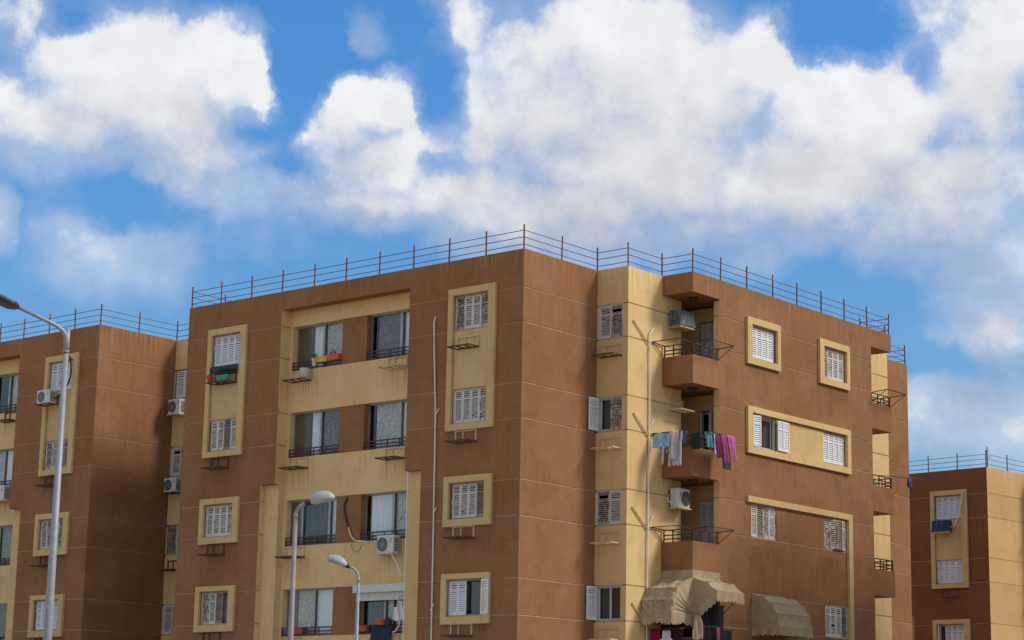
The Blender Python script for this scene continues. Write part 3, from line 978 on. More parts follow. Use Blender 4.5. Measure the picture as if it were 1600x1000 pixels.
# ------------------------------------------------------------------ windows of the left block
for k in range(4):
    z = 14.66 - 3 * k
    SW(BL2, 'A', 0, 2.82, z, 1.44, 1.14, fresh=(0, 1, 2, 3) if k in (0, 3) else ())
    SW(BL2, 'A', 3.75, -.035, z, 1.02, 1.14, 2, fresh=(0, 1) if k == 0 else ())
    zz = 14.23 - 3 * k
    SL(BL2, 'A', .45, 7.13, zz, 2.18, 1.56, [[(.4, 'dark'), (.05, '|'), (.55, 'lace')], [(.4, 'lace'), (.05, '|'), (.55, 'white')],
                                           [(.4, 'brown'), (.05, '|'), (.55, 'laced')], [(.4, 'lace'), (.05, '|'), (.55, 'brown')]][k])
    WR(BL2, 'A', .45, 7.13, zz, 2.18)
    if k: BR(BL2, 'A', 0, 2.7, 14.04 - 3 * k, .92, 3)
    if k in (0, 3): BR(BL2, 'A', .45, 6.12, 13.84 - 3 * k, .92, 3)
    if k == 2: BR(BL2, 'A', 3.75, -.18, 14.06 - 3 * k, .86, 3)
# ------------------------------------------------------------------ windows of the right block
for k in range(3):
    z = 14.66 - 3 * k
    if k == 2:
        SW(BL3, 'A', 0, 2.82, z, 1.44, 1.14, leaves={0: (.03, -.02, -62)}, sash='white', fresh=(0, 1, 2, 3), curtain=BRC)
    else:
        SW(BL3, 'A', 0, 2.82, z, 1.44, 1.14, fresh=(0, 1, 2, 3))
    if k: BR(BL3, 'A', 0, 2.55, 14.04 - 3 * k, .92, 3)
    SW(BL3, 'A', 3.75, -.035, z, 1.02, 1.14, 2, leaves={0: (.03, -.03, -92)} if k == 0 else {}, sash='white' if k == 0 else False, fresh=(0, 1))
    BR(BL3, 'A', 3.75, -.18, 14.06 - 3 * k, .86, 2)

# ------------------------------------------------------------------ air conditioners
def air_con(par, face, plane, a_left, z, label, w=.72, h=.56, d=.30, off=.12, fan_right=False, cover=None, rack=True):
    p = par.matrix_basis @ Vector((0, 0, 0)) if False else None
    M = Matrix.Translation(par.location) @ Matrix.Rotation(par.rotation_euler.z, 4, 'Z')
    loc = M @ Vector(mod_loc(face, plane, a_left, z))
    t = empty('air_conditioner', loc, RZ[face] + par.rotation_euler.z)
    tag(t, label, 'air conditioner', 'air conditioner outdoor units on the facades')
    y0, y1 = -off - d, -off
    c = .02
    mb = MB()
    # bevelled casing
    prof = [(0 + c, y0), (w - c, y0), (w, y0 + c), (w, y1), (0, y1), (0, y0 + c)]
    mb.poly([(x, y, h) for x, y in prof]); mb.poly([(x, y, 0) for x, y in prof[::-1]])
    for i in range(6):
        (xa, ya), (xb, yb) = prof[i], prof[(i + 1) % 6]
        mb.poly([(xa, ya, 0), (xb, yb, 0), (xb, yb, h), (xa, ya, h)])
    mb.box(w * .05, y0 - .006, h * .06, w * .95, y0 + .001, h * .075)
    mb.box(-.004, y0 - .004, h - .035, w + .004, y1, h + .006)
    mb.build('casing', WHITEM, t)
    fx = w * (.62 if fan_right else .36)
    r = h * .40
    mb = MB()
    n = 24
    ring = [(fx + r * math.cos(2 * math.pi * i / n), y0 - .004, h * .49 + r * math.sin(2 * math.pi * i / n)) for i in range(n)]
    mb.poly(ring)
    mb.build('fan_opening', ACD, t)
    mb = MB()
    for q in (1.0, .8, .6, .4, .2):
        rr = [(fx + r * q * math.cos(2 * math.pi * i / n), y0 - .012, h * .49 + r * q * math.sin(2 * math.pi * i / n)) for i in range(n + 1)]
        mb.tube(rr, .009 if q == 1 else .004, 4, 0, False)
    for i in range(8):
        a = math.pi * i / 8
        mb.bar((fx + r * math.cos(a), y0 - .012, h * .49 + r * math.sin(a)), (fx - r * math.cos(a), y0 - .012, h * .49 - r * math.sin(a)), .006)
    mb.build('fan_guard', WHITEM if False else ALU, t)
    mb = MB()
    for i in range(5):
        a = 2 * math.pi * i / 5
        a2 = a + .8
        mb.poly([(fx, y0 - .006, h * .49), (fx + r * .85 * math.cos(a), y0 - .006, h * .49 + r * .85 * math.sin(a)), (fx + r * .9 * math.cos(a2), y0 - .0075, h * .49 + r * .9 * math.sin(a2))])
    mb.build('fan_blade', plain('fan_grey', (.13, .12, .11), .5) if 'fan_grey' not in bpy.data.materials else bpy.data.materials['fan_grey'], t)
    mb = MB()
    for i in range(9):
        zz = h * .10 + h * .80 * i / 9
        mb.box(w - .001, y0 + .06, zz, w + .006, y1 - .03, zz + h * .05)
    mb.build('side_vent', ACD, t)
    mb = MB()
    px_ = w * .80 if not fan_right else w * .10
    for i in range(3):
        mb.box(px_, y0 - .004, h * (.62 + .09 * i), px_ + w * .10, y0 + .001, h * (.66 + .09 * i))
    mb.build('panel_mark', ALUD, t)
    if rack:
        mb = MB()
        mb.bar((-.03, y0 - .03, -.03), (w + .03, y0 - .03, -.03), .034); mb.bar((-.03, y1 + .02, -.03), (w + .03, y1 + .02, -.03), .034)
        for x in (.02, w - .02):
            mb.bar((x, y0 - .04, -.03), (x, 0, -.03), .036); mb.bar((x, -.02, -.03), (x, -.02, h * .7), .03)
        mb.build('bracket', RUST if rack == 'r' else CREAM, t)
    if cover:
        mb = MB()
        n = 26
        P = []
        for j, (f, zz) in enumerate(((.45, h + .03), (1.0, h + .015), (1.02, h * .7), (1.05, h * .35), (1.09, h * .02))):
            row = []
            for i in range(n + 1):
                s = i / n * 3 - 1.0       # left side, front, right side
                if s < 0: x, y = -.035, y1 + (y0 - .045 - y1) * (1 + s)
                elif s <= 1: x, y = -.035 + (w + .07) * s, y0 - .045
                else: x, y = w + .035, y0 - .045 + (y1 - y0 + .045) * (s - 1)
                cx, cy = w / 2, (y0 + y1) / 2
                wob = 1 + .055 * math.sin(i * 2.1 + j * .8) * (j > 1) + .035 * math.sin(i * .9 + j)
                row.append((cx + (x - cx) * f * wob, cy + (y - cy) * f * wob, zz + .012 * math.sin(i * 1.7 + j)))
            P.append(row)
        mb.grid(P)
        mb.poly(P[0])
        mb.build('cover', cover, t, False, .008)
    return t

air_con(BLK, 'A', .45, 5.97, 7.76, 'white air conditioner with round fan under the recess window, beside a black cable')
air_con(BLK, 'B', -1.25, 5.92, 9.40, 'white air conditioner on the yellow wall under the balcony with laundry', .62, .60, .33, .12, True)
air_con(BLK, 'B', -1.25, 5.93, 15.34, 'air conditioner under a grey tarpaulin in the top corner balcony', .72, .50, .36, .12, False, TARP)
air_con(BL2, 'A', 0, 2.95, 14.16, 'white air conditioner behind the tall street lamp with a looped black cable', .76, .50, .30, .16, False, None, 'r')
air_con(BL2, 'A', 3.75, -.22, 14.0, 'upper of the two air conditioners in the gap between the left and middle blocks', .66, .55, .30, .14)
air_con(BL2, 'A', 3.75, -.22, 11.0, 'lower of the two air conditioners in the gap between the left and middle blocks', .66, .52, .30, .14, False, None, 'r')
air_con(BL2, 'A', .45, 6.10, 10.72, 'air conditioner cut by the left picture edge, below a white curtained window', .80, .56, .30, .12)
air_con(BL3, 'A', 0, 2.68, 14.06, 'air conditioner under a navy blue cover on the low right block', .80, .50, .30, .14, False, BLUEC)

# ------------------------------------------------------------------ cables
def cable(name, pts, r, mat, label, par=None):
    mb = MB()
    # smooth the polyline (Catmull-Rom)
    P = [Vector(p) for p in pts]
    Q = []
    for i in range(len(P) - 1):
        p0, p1, p2, p3 = P[max(0, i - 1)], P[i], P[i + 1], P[min(len(P) - 1, i + 2)]
        for k in range(6):
            t = k / 6
            Q.append(.5 * ((2 * p1) + (p2 - p0) * t + (2 * p0 - 5 * p1 + 4 * p2 - p3) * t * t + (3 * p1 - p0 - 3 * p2 + p3) * t ** 3))
    Q.append(P[-1])
    mb.tube(Q, r, 6)
    o = mb.build(name, mat, None, True)
    tag(o, label, 'cable')
    return o
cable('cable', [(.42, 7.74, 9.72), (.40, 7.86, 9.42), (.40, 7.74, 9.0), (.40, 7.62, 8.72)], .026, CABLE, 'black cable dangling on the brown pier beside a recess air conditioner')
cable('cable', [(.40, 7.62, 8.72), (.38, 7.52, 8.5), (.36, 7.3, 8.28), (.30, 6.9, 8.22), (.2, 6.0, 8.1)], .028, CABLEW, 'pale wrapped cable end running under the window rail to the recess air conditioner')
cable('cable', [(.42, 7.5, 8.2), (.36, 7.35, 7.95), (.36, 7.1, 7.9), (.36, 6.95, 8.15)], .008, CABLE, 'thin wire loop hanging left of the recess air conditioner')
cable('cable', [(-.12, 22.2, 15.92), (-.2, 22.02, 15.7), (-.22, 21.92, 15.2), (-.24, 22.1, 14.75), (-.26, 22.45, 14.45), (-.22, 22.8, 14.35)], .030, CABLE, 'thick black cable looped in front of the left block window frame')
cable('cable', [(-.10, 22.25, 15.9), (-.12, 22.4, 15.4), (-.12, 22.7, 14.85)], .010, CABLE, 'thin wire hanging straight down behind the tall street lamp')
M3 = Matrix.Translation(BL3.location) @ Matrix.Rotation(R_(-4), 4, 'Z')
cable('cable', [M3 @ Vector(p) for p in [(-.12, 1.20, 15.95), (-.16, 1.25, 15.5), (-.18, 1.42, 14.9), (-.26, 1.6, 14.4), (-.3, 1.95, 14.22)]], .036, CABLEW, 'pale cable wrap running from the window frame to the navy covered air conditioner')
cable('cable', [M3 @ Vector(p) for p in [(-.12, 1.15, 15.9), (-.2, 1.02, 15.3), (-.2, 1.02, 14.8), (-.22, 1.3, 14.4), (-.25, 1.75, 14.2), (-.12, 1.6, 13.6), (-.06, 1.75, 13.1)]], .016, CABLEW, 'thin cable bulging outside the wrap on the low right block')
cable('cable', [(.06, 5.32, 7.72), (-.02, 5.0, 7.35), (-.08, 4.75, 7.0)], .02, PIPE, 'white drain hose slanting down from the recess air conditioner')
cable('cable', [(5.92, -1.3, 9.78), (5.76, -1.4, 9.74), (5.72, -1.42, 9.62), (5.84, -1.5, 9.5), (5.98, -1.5, 9.55)], .022, CABLEW, 'curled pipes left of the air conditioner below the laundry balcony')

# ------------------------------------------------------------------ street lamps
def lamp_head(t, base, dirv, L, w, h, tilt, mat, parts):
    """tapered shell along dirv, flat lens below"""
    dh = Vector((dirv.x, dirv.y, 0)).normalized()
    ax = (dh * math.cos(tilt) + Vector((0, 0, 1)) * math.sin(tilt))
    sd_ = Vector((-dh.y, dh.x, 0))
    nn = sd_.cross(ax) * -1
    if nn.z < 0: nn = -nn
    mb = MB()
    prof = [(0, .30), (.06, .62), (.20, .88), (.40, 1.0), (.60, .98), (.78, .86), (.90, .64), (.97, .38), (1.0, .12)]
    n = 14
    rows = []
    for q, s in prof:
        row = []
        for k in range(n + 1):
            a = 2 * math.pi * k / n
            up_ = math.sin(a)
            zz = (h * .66 if up_ > 0 else h * .34) * up_ * s
            row.append(base + ax * (q * L) + sd_ * (w / 2 * s * math.cos(a)) + nn * (zz + h * .14 * (1 - abs(2 * q - 1)) ))
        rows.append(row)
    mb.grid(rows)
    mb.poly(rows[0][:-1]); mb.poly(rows[-1][:-1])
    mb.build('lamp_head', mat, t, True)
    mb = MB()
    rows = []
    for i, q in enumerate((.30, .42, .6, .78, .90)):
        s = (.2, .72, .8, .68, .2)[i]
        rows.append([base + ax * (q * L) + sd_ * (w / 2 * s * x) + nn * (-h * (.36 if abs(x) < .9 else .20) + h * .14 * (1 - abs(2 * q - 1))) * (1 if 0 < i < 4 else .9) for x in (-1, -.5, 0, .5, 1)])
    mb.grid(rows)
    mb.build('lens', LENS, t, True)

def world(lst): return [Vector(p) for p in lst]
def old_lamp(x, y, ztop, dirv, label, mat, rp, reach, rise, L, w, h, tilt):
    t = empty('street_lamp', (x, y, 0))
    tag(t, label, 'street lamp', 'street lamps in front of the blocks')
    mb = MB(); mb.tube([(0, 0, 0), (0, 0, ztop * .5), (0, 0, ztop)], [rp * 1.9, rp * 1.35, rp], 12)
    mb.tube([(0, 0, 0), (0, 0, .35)], rp * 2.6, 12)
    mb.build('pole', mat, t, True)
    mb = MB()
    P = []
    for i in range(10):
        a = i / 9 * math.pi / 2 * .86
        P.append(Vector((0, 0, ztop - .02)) + dirv * reach * (1 - math.cos(a)) + Vector((0, 0, rise * math.sin(a))))
    e = (P[-1] - P[-2]).normalized()
    P.append(P[-1] + e * .12)
    mb.tube(P, rp * .9, 10)
    mb.tube([(0, 0, ztop - .1), (0, 0, ztop + .02)], rp * 1.12, 10)
    mb.build('arm', mat, t, True)
    mb = MB(); mb.tube([P[-2], P[-1] + e * .08], rp * 1.35, 8); mb.build('clamp', BLACKM, t, True)
    lamp_head(t, P[-1] - e * .02, dirv, L, w, h, tilt, LAMPW, None)
    return t
old_lamp(-16.62, -7.55, 6.60, RH.copy(), 'weathered street lamp with pale head turned right, in front of the recess windows', OLDPOLE, .048, .26, .26, .56, .26, .26, R_(14))
old_lamp(-6.88, -.02, 6.22, -RH, 'slim street lamp with small head turned left, shorter-looking than its neighbour', GALV, .042, .32, .34, .60, .28, .24, R_(20))

t = empty('street_lamp', (-26.0, -11.40, 0))
tag(t, 'tall galvanised street lamp at the left picture edge with a long rising arm', 'street lamp', 'street lamps in front of the blocks')
mb = MB(); mb.tube([(0, 0, 0), (0, 0, 4), (0, 0, 8.30)], [.100, .070, .045], 14)
mb.tube([(0, 0, 0), (0, 0, .5)], .16, 12)
mb.build('pole', GALV, t, True)
mb = MB(); mb.tube([(0, 0, 8.28), (0, 0, 8.70)], .054, 12); mb.tube([(0, 0, 8.28), (0, 0, 8.31)], .060, 12)
mb.tube([(.0, 0, 8.40), (.06 * RH.x, .06 * RH.y, 8.40)], .012, 6)
mb.build('sleeve', GALV, t, True)
DA = (-RH * .87 - FH * .66).normalized()
mb = MB()
P = [Vector((0, 0, 8.45)), Vector((0, 0, 8.56)) + DA * .015, Vector((0, 0, 8.65)) + DA * .075, Vector((0, 0, 8.72)) + DA * .19, Vector((0, 0, 8.77)) + DA * .33]
P.append(Vector((0, 0, 8.77 + .63 * .29)) + DA * .96)
mb.tube(P, [.05, .047, .043, .038, .035, .03], 10)
mb.build('arm', GALV, t, True)
e = (P[-1] - P[-2]).normalized()
mb = MB()
b0 = P[-1] - e * .03
side = Vector((-DA.y, DA.x, 0))
nn = side.cross(e)
if nn.z < 0: nn = -nn
rows = []
for q, wd, tp, bt in ((0, .035, .03, .03), (.05, .08, .05, .055), (.14, .12, .055, .075), (.34, .145, .05, .07), (.62, .15, .04, .045), (.80, .10, .03, .03)):
    c = b0 + e * q
    rows.append([c + side * wd + nn * 0, c + side * wd * .8 + nn * tp, c - side * wd * .8 + nn * tp, c - side * wd, c - side * wd * .8 - nn * bt, c + side * wd * .8 - nn * bt, c + side * wd])
mb.grid(rows); mb.poly(rows[0][:-1]); mb.poly(rows[-1][:-1])
mb.build('lamp_head', BLACKM, t)
mb = MB()
c0, c1 = b0 + e * .40 - nn * .068, b0 + e * .70 - nn * .046
mb.poly([c0 + side * .09, c0 - side * .09, c1 - side * .09, c1 + side * .09]); 
mb.build('led_panel', LEDW, t, False, .01)

# ------------------------------------------------------------------ awnings
def dutch_awning(loc, rz, W_, r, angs, label, val=.25, sides='lr', mess=0.0, seed=1, tip=None):
    """ribs pivot at the wall foot (module: x along the wall, y into it, z up)"""
    rnd = random.Random(seed)
    t = empty('awning', loc, rz)
    tag(t, label, 'awning', 'tan fabric awnings')
    n = 14
    def rib(a, x, rr=r):
        return Vector((x, -rr * math.cos(R_(a)), rr * math.sin(R_(a))))
    # canopy between ribs, the cloth sagging a little between them
    mb = MB()
    rows = []
    for i in range(len(angs) - 1):
        for s in range(4):
            q = s / 4
            a = angs[i] + (angs[i + 1] - angs[i]) * q
            c = rib(angs[i], 0).lerp(rib(angs[i + 1], 0), q) if True else rib(a, 0)
            bulge = rib(a, 0)
            base = c.lerp(bulge, .18)
            row = []
            for k in range(n + 1):
                x = W_ * k / n
                sag = 1 - (.03 * math.sin(math.pi * q)) * (1 + mess * rnd.uniform(-1, 2)) - mess * .02 * math.sin(k * 1.3 + i)
                row.append(Vector((x + mess * .02 * rnd.uniform(-1, 1), base.y * sag, base.z * sag)))
            rows.append(row)
    rows.append([rib(angs[-1], W_ * k / n) for k in range(n + 1)])
    mb.grid(rows)
    mb.build('canopy', CANVAS, t, False, .012)
    for a in angs[1:-1]:
        mb = MB(); mb.tube([rib(a, -.004, r * 1.004), rib(a, W_ * .5, r * .997), rib(a, W_ + .004, r * 1.004)], .014, 6); mb.build('seam', CANVAS2, t)
    # end panels: fans from the pivot
    for key, x, sg in (('l', .006, 1), ('r', W_ - .006, -1)):
        if key not in sides: continue
        mb = MB()
        P = []
        m_ = 10
        for j in range(len(angs) * 4 - 3):
            i, s = divmod(j, 4)
            a = angs[i] + (angs[min(i + 1, len(angs) - 1)] - angs[i]) * s / 4
            rim = rows[min(j, len(rows) - 1)]
            e_ = rim[0] if key == 'l' else rim[-1]
            e_ = Vector((x, e_.y, e_.z))
            P.append([Vector((x + sg * .05 * (1 if j % 2 else -.4) * (k / m_) * (1 - k / m_) * 4 * (.06 + mess * .75), 0, 0)) + (e_ - Vector((x, 0, 0))) * (k / m_) for k in range(m_ + 1)])
        mb.grid(P)
        mb.build('side_panel', CANVAS, t, False, .01)
    # scalloped valance along the front bar and the ends
    mb = MB()
    f0, f1 = rib(angs[-1], 0), rib(angs[-1], W_)
    def strip(p, q, drop, ns, out):
        cols = []
        L = (q - p).length
        m = max(8, int(ns * 6))
        P = [[], [], []]
        for k in range(m + 1):
            u = k / m
            b_ = p.lerp(q, u)
            sc = abs(math.sin(math.pi * u * ns))
            w_ = .02 * math.sin(u * 17 + seed) * (1 + mess)
            P[0].append(b_)
            P[1].append(b_ + out * (w_ * .5) - Vector((0, 0, drop * .5)))
            P[2].append(b_ + out * w_ - Vector((0, 0, drop * (.80 + .2 * sc) + mess * .04 * math.sin(u * 9))))
        mb.grid(P)
    strip(f0, f1, val, max(3, round(W_ / .16)), Vector((0, -1, 0)))
    for key, x in (('l', .0), ('r', W_)):
        if key in sides:
            strip(rib(angs[-1], x), Vector((x, 0, 0)) if tip is None else Vector((x, tip[0], tip[1])), val, 6, Vector((-1 if key == 'l' else 1, 0, 0)))
    mb.build('valance', CANVAS, t, False, .01)
    mb = MB()
    for a in angs:
        mb.tube([(.02, 0, 0), rib(a, .02, r * .985), rib(a, W_ - .02, r * .985), (W_ - .02, 0, 0)], .012, 5)
    mb.build('frame', ALUD, t)
    return t
dutch_awning((8.92, -2.48, 5.74), 0, 1.98, 1.08, [90, 66, 44, 22, 0], 'rounded tan awning with scalloped edge on the brown wall right of the corner balcony', .30, 'lr', .15, 3)
dutch_awning((5.59, -1.27, 5.94), RZ['A'], 1.22, 1.14, [90, 43, 20, 0], 'wrinkled tan awning hanging low over the left side of the corner balcony', .36, 'r', .8, 5)
dutch_awning((5.60, -2.48, 5.94), 0, 1.50, 1.16, [90, 60, 38], 'tan awning half folded up over the right side of the corner balcony', .34, 'l', .4, 9)
mb = MB()
P = []
for z in (7.34, 7.2, 7.02):
    P.append([(5.585, -1.28, z), (5.585, -1.7, z), (5.58, -2.1, z), (5.575, -2.49, z), (6.0, -2.495, z), (6.6, -2.49, z), (7.1, -2.485, z)])
mb.grid(P)
o = mb.build('canvas_strip', CANVAS, None, False, .01)
tag(o, 'tan canvas strip closing the gap above the corner awnings', 'canvas strip')

# ------------------------------------------------------------------ laundry and other cloth
def cloth_mat(name, col, col2=None):
    if name in bpy.data.materials: return bpy.data.materials[name]
    return plain(name, col, .9, var=.1, scale=8)

def hang(name, label, cat, p, q, drop, col, width=None, sway=.04, folds=3, back=.25, seed=0, group=None, mat=None):
    """cloth thrown over a bar from p to q: short back flap, long front; width(t) narrows it, t=0 top..1 bottom"""
    rnd = random.Random(seed + 11)
    p, q = Vector(p), Vector(q)
    ax = (q - p)
    L = ax.length
    ax.normalize()
    out = Vector((ax.y, -ax.x, 0))
    if out.dot(CAM - p) < 0: out = -out
    width = width or (lambda t: 1.0)
    n, m = 22, 16
    ph = rnd.uniform(0, 6)
    rows = []
    ts = [-back * (1 - i / 4) for i in range(4)] + [i / m for i in range(m + 1)]
    for t in ts:
        row = []
        for k in range(n + 1):
            u = (k / n - .5) * width(max(0, t)) + .5
            d = drop * max(0.0, abs(t))
            f = sway * min(1, abs(t) * 2.5) * math.sin(u * folds * 2 * math.pi + ph) + sway * .5 * math.sin(u * folds * 3.7 + ph * 2 + t * 2)
            o_ = (.012 if t >= 0 else -.012) + f + (.05 * t if t > 0 else 0)
            edge = .03 * math.sin(k * .8 + ph) * max(0, t) * drop
            row.append(p + ax * (u * L) + out * o_ - Vector((0, 0, d + edge)))
        rows.append(row)
    mb = MB(); mb.grid(rows)
    o = mb.build(name, mat or plain(name + '_cloth', col, .9, var=.12, scale=9), None, True, .007)
    tag(o, label, cat, group or 'laundry drying on the balcony racks')
    return o
zA, xA = 11.69, 5.02
hang('towel', 'light blue cloth bunched over the left end of the drying rack', 'towel', (xA, -1.38, zA), (xA, -2.06, zA), .50, (.27, .47, .66), sway=.06, folds=2, back=.8, seed=1)
hang('shirt', 'mauve top with thin straps hanging below the light blue cloth', 'shirt', (xA + .06, -1.55, zA - .12), (xA + .06, -2.05, zA - .12), .55, (.40, .30, .36), lambda t: 1 - .25 * t, .04, 3, seed=2)
hang('strap', 'left long pale strip hanging from the mauve top', 'cloth strip', (xA - .02, -1.72, 11.25), (xA - .02, -1.80, 11.25), .60, (.55, .42, .46), None, .01, 1, seed=3)
hang('strap', 'right long pale strip hanging from the mauve top', 'cloth strip', (xA - .02, -1.98, 11.22), (xA - .02, -2.07, 11.22), .66, (.55, .40, .43), None, .01, 1, seed=4)
hang('trousers', 'cream trousers with a bent leg between blue cloth and grey sheet', 'trousers', (xA - .05, -2.02, zA), (xA - .05, -2.36, zA), .92, (.62, .55, .49), lambda t: 1 - .45 * t, .05, 2, seed=5)
hang('sheet', 'light grey sheet hanging lowest on the left part of the rack', 'sheet', (xA + .03, -2.10, zA), (xA + .03, -2.46, zA), 1.10, (.50, .51, .54), None, .02, 2, seed=6)
hang('shirt', 'dark grey top hanging right of the cream trousers', 'shirt', (xA + .15, -2.30, zA), (xA + .15, -2.58, zA), .40, (.10, .10, .13), None, .03, 2, seed=7)
yB = -3.05
hang('shirt', 'black garment by the balcony corner, left of the teal one', 'shirt', (5.62, -2.75, zA), (5.60, -2.45, zA), .55, (.015, .03, .035), None, .03, 2, seed=8)
hang('shirt', 'teal shirt hanging right of the black garment', 'shirt', (5.62, yB + .12, zA), (5.93, yB + .02, zA), .50, (.06, .25, .26), lambda t: 1 - .15 * t, .03, 2, seed=9)
hang('towel', 'narrow pale grey cloth hanging between teal and maroon garments', 'towel', (5.90, yB, zA), (6.02, yB, zA), .70, (.50, .52, .55), None, .02, 1, seed=10)
hang('shirt', 'dark maroon shirt on the right part of the rack', 'shirt', (5.98, yB, zA), (6.36, yB, zA), .78, (.17, .02, .075), lambda t: 1 - .1 * t, .04, 2, seed=11)
hang('shirt', 'long magenta shirt hanging right of the maroon one', 'shirt', (6.26, yB - .03, zA - .02), (6.76, yB - .03, zA - .02), .92, (.28, .05, .165), lambda t: .95 - .15 * t, .05, 2, seed=12)
hang('skirt', 'dark grey skirt showing below the pink blouse', 'skirt', (6.52, yB + .08, zA - .25), (6.92, yB + .08, zA - .25), .85, (.10, .11, .15), lambda t: .9 + .1 * t, .03, 3, seed=13)
hang('blouse', 'bright pink blouse at the right end of the rack', 'blouse', (6.60, yB - .06, zA), (7.02, yB - .06, zA), .44, (.50, .14, .31), lambda t: 1 - .3 * t, .05, 2, seed=14)
hang('sleeve', 'pink sleeve hanging down at the far right of the rack', 'sleeve', (6.86, yB - .08, zA - .1), (7.02, yB - .08, zA - .1), .72, (.50, .14, .31), lambda t: 1 - .15 * t, .03, 1, seed=15)
# under the corner awnings
for a in (('vest', 'white vest hanging under the low corner awning', 'vest', (4.9, -1.75, 5.42), (4.9, -2.22, 5.42), .75, (.66, .64, .68), lambda t: .62 if t < .35 else 1.0, .02, 2),
          ('shirt', 'crimson shirt hanging left of the white vest', 'shirt', (4.95, -1.35, 5.45), (4.95, -1.72, 5.45), .8, (.30, .01, .06), None, .03, 2),
          ('shirt', 'dark wine shirt behind the white vest', 'shirt', (5.2, -1.55, 5.6), (5.2, -2.4, 5.6), .9, (.06, .008, .02), None, .03, 3),
          ('scarf', 'red patterned strip of cloth hanging under the raised corner awning', 'scarf', (6.12, -3.02, 5.55), (6.28, -3.02, 5.55), .8, (.28, .05, .06), None, .01, 1),
          ('dress', 'black dress hanging right of the red strip of cloth', 'dress', (6.34, -3.0, 5.50), (7.02, -3.0, 5.50), .9, (.010, .012, .016), None, .04, 3)):
    hang(*a[:7], a[7], a[8], a[9], seed=len(a[1]), group='laundry under the corner awnings')
mb = MB(); mb.tube([(5.56, -2.50, 5.58), (6.2, -3.02, 5.57), (7.15, -3.05, 5.53)], .010, 5); mb.tube([(4.9, -1.28, 5.46), (4.9, -2.5, 5.46), (5.56, -2.52, 5.55)], .010, 5)
mb.tube([(7.15, -3.05, 5.53), (7.1, -2.5, 5.5)], .010, 5)
tag(mb.build('washing_line', ALUD), 'washing line strung below the corner awnings', 'washing line')
hang('rag', 'torn tan canvas rag dangling at the corner between the two awnings', 'rag', (5.22, -2.75, 5.86), (5.66, -2.75, 5.92), .74, (.42, .305, .19), lambda t: .55 + .45 * t, .07, 2, seed=31, group='loose awning scraps', mat=CANVAS)
hang('towel', 'violet blue cloth hung over the far right balcony pole', 'towel', (19.0, -2.62, 11.72), (19.30, -2.60, 11.74), .36, (.07, .06, .30), None, .04, 2, back=.8, seed=21, group='cloth on the far balcony')

# ------------------------------------------------------------------ balcony rails and racks
for k in range(3):
    z = 14.25 - 3 * k
    balcony_rail(BLK, 'A', 5.6, -2.40, -1.30, z)
    balcony_rail(BLK, 'B', -2.47, 5.67, 7.05, z)
    balcony_rail(BLK, 'B', -2.47, 16.88, 18.23, z, rack=(k == 0))
    o = balcony_rail(BLK, 'C', 18.28, -2.40, -1.30, z, rack=False)
    o.location = pt('C', 18.28, -2.40, 0, z)
mb = MB()
mb.tube([(16.9, -2.52, 11.60), (18.2, -2.55, 11.70)], .018, 6); mb.tube([(18.2, -2.55, 11.70), (19.75, -2.64, 11.78)], .022, 6)
mb.build('clothes_pole', RAILB, BLK)
mb = MB()
a = [(17.0 + .32 * math.cos(t_), -2.0, 8.42 + .26 * math.sin(t_)) for t_ in [math.pi * i / 10 for i in range(11)]]
mb.tube(a, .028, 8); mb.tube([(17.32, -2.0, 8.42), (17.25, -2.0, 8.2)], .028, 8)
o = mb.build('hose', BLACKM, None, True)
tag(o, 'black curved hose standing in the lowest far right balcony', 'hose')

# ------------------------------------------------------------------ planters and pots
def leaves(mb, c, r, n, rnd, mi):
    for i in range(n):
        d = Vector((rnd.gauss(0, 1), rnd.gauss(0, 1), abs(rnd.gauss(0, 1)))).normalized() * r * rnd.random() ** .5
        p = Vector(c) + d
        s = rnd.uniform(.025, .05)
        e1 = Vector((rnd.uniform(-1, 1), rnd.uniform(-1, 1), rnd.uniform(-.6, 1))).normalized()
        e2 = e1.orthogonal().normalized()
        mb.poly([p - e1 * s, p + e2 * s * .4, p + e1 * s, p - e2 * s * .4], mi)

def planter(loc, rz, w, d, h, mat, label, plant=None, seed=0, name='planter', group='flower boxes on the window ledges'):
    rnd = random.Random(seed)
    t = empty(name, loc, rz)
    tag(t, label, 'planter', group)
    mb = MB()
    k = .84
    x0, x1 = w * (1 - k) / 2, w * (1 + k) / 2
    y0, y1 = -d / 2 * k, d / 2 * k
    B_ = [(x0, y0, 0), (x1, y0, 0), (x1, y1, 0), (x0, y1, 0)]
    T_ = [(0, -d / 2, h * .86), (w, -d / 2, h * .86), (w, d / 2, h * .86), (0, d / 2, h * .86)]
    mb.poly(B_[::-1])
    for i in range(4):
        j = (i + 1) % 4
        mb.poly([B_[i], B_[j], T_[j], T_[i]])
    mb.box(-.012, -d / 2 - .012, h * .85, w + .012, d / 2 + .012, h)
    mb.build('box', mat, t)
    mb = MB(); mb.box(.01, -d / 2 + .01, h * .9, w - .01, d / 2 - .01, h + .004); mb.build('soil', SOIL, t)
    if plant:
        mb = MB()
        for cx, r, n in plant:
            for i in range(5):
                mb.tube([(cx, 0, h), (cx + rnd.uniform(-r, r) * .6, rnd.uniform(-.05, .05), h + r * rnd.uniform(.7, 1.2))], .005, 4)
            leaves(mb, (cx, 0, h + r * .35), r, n, rnd, 0)
        mb.build('plant', LEAF, t)
    return t

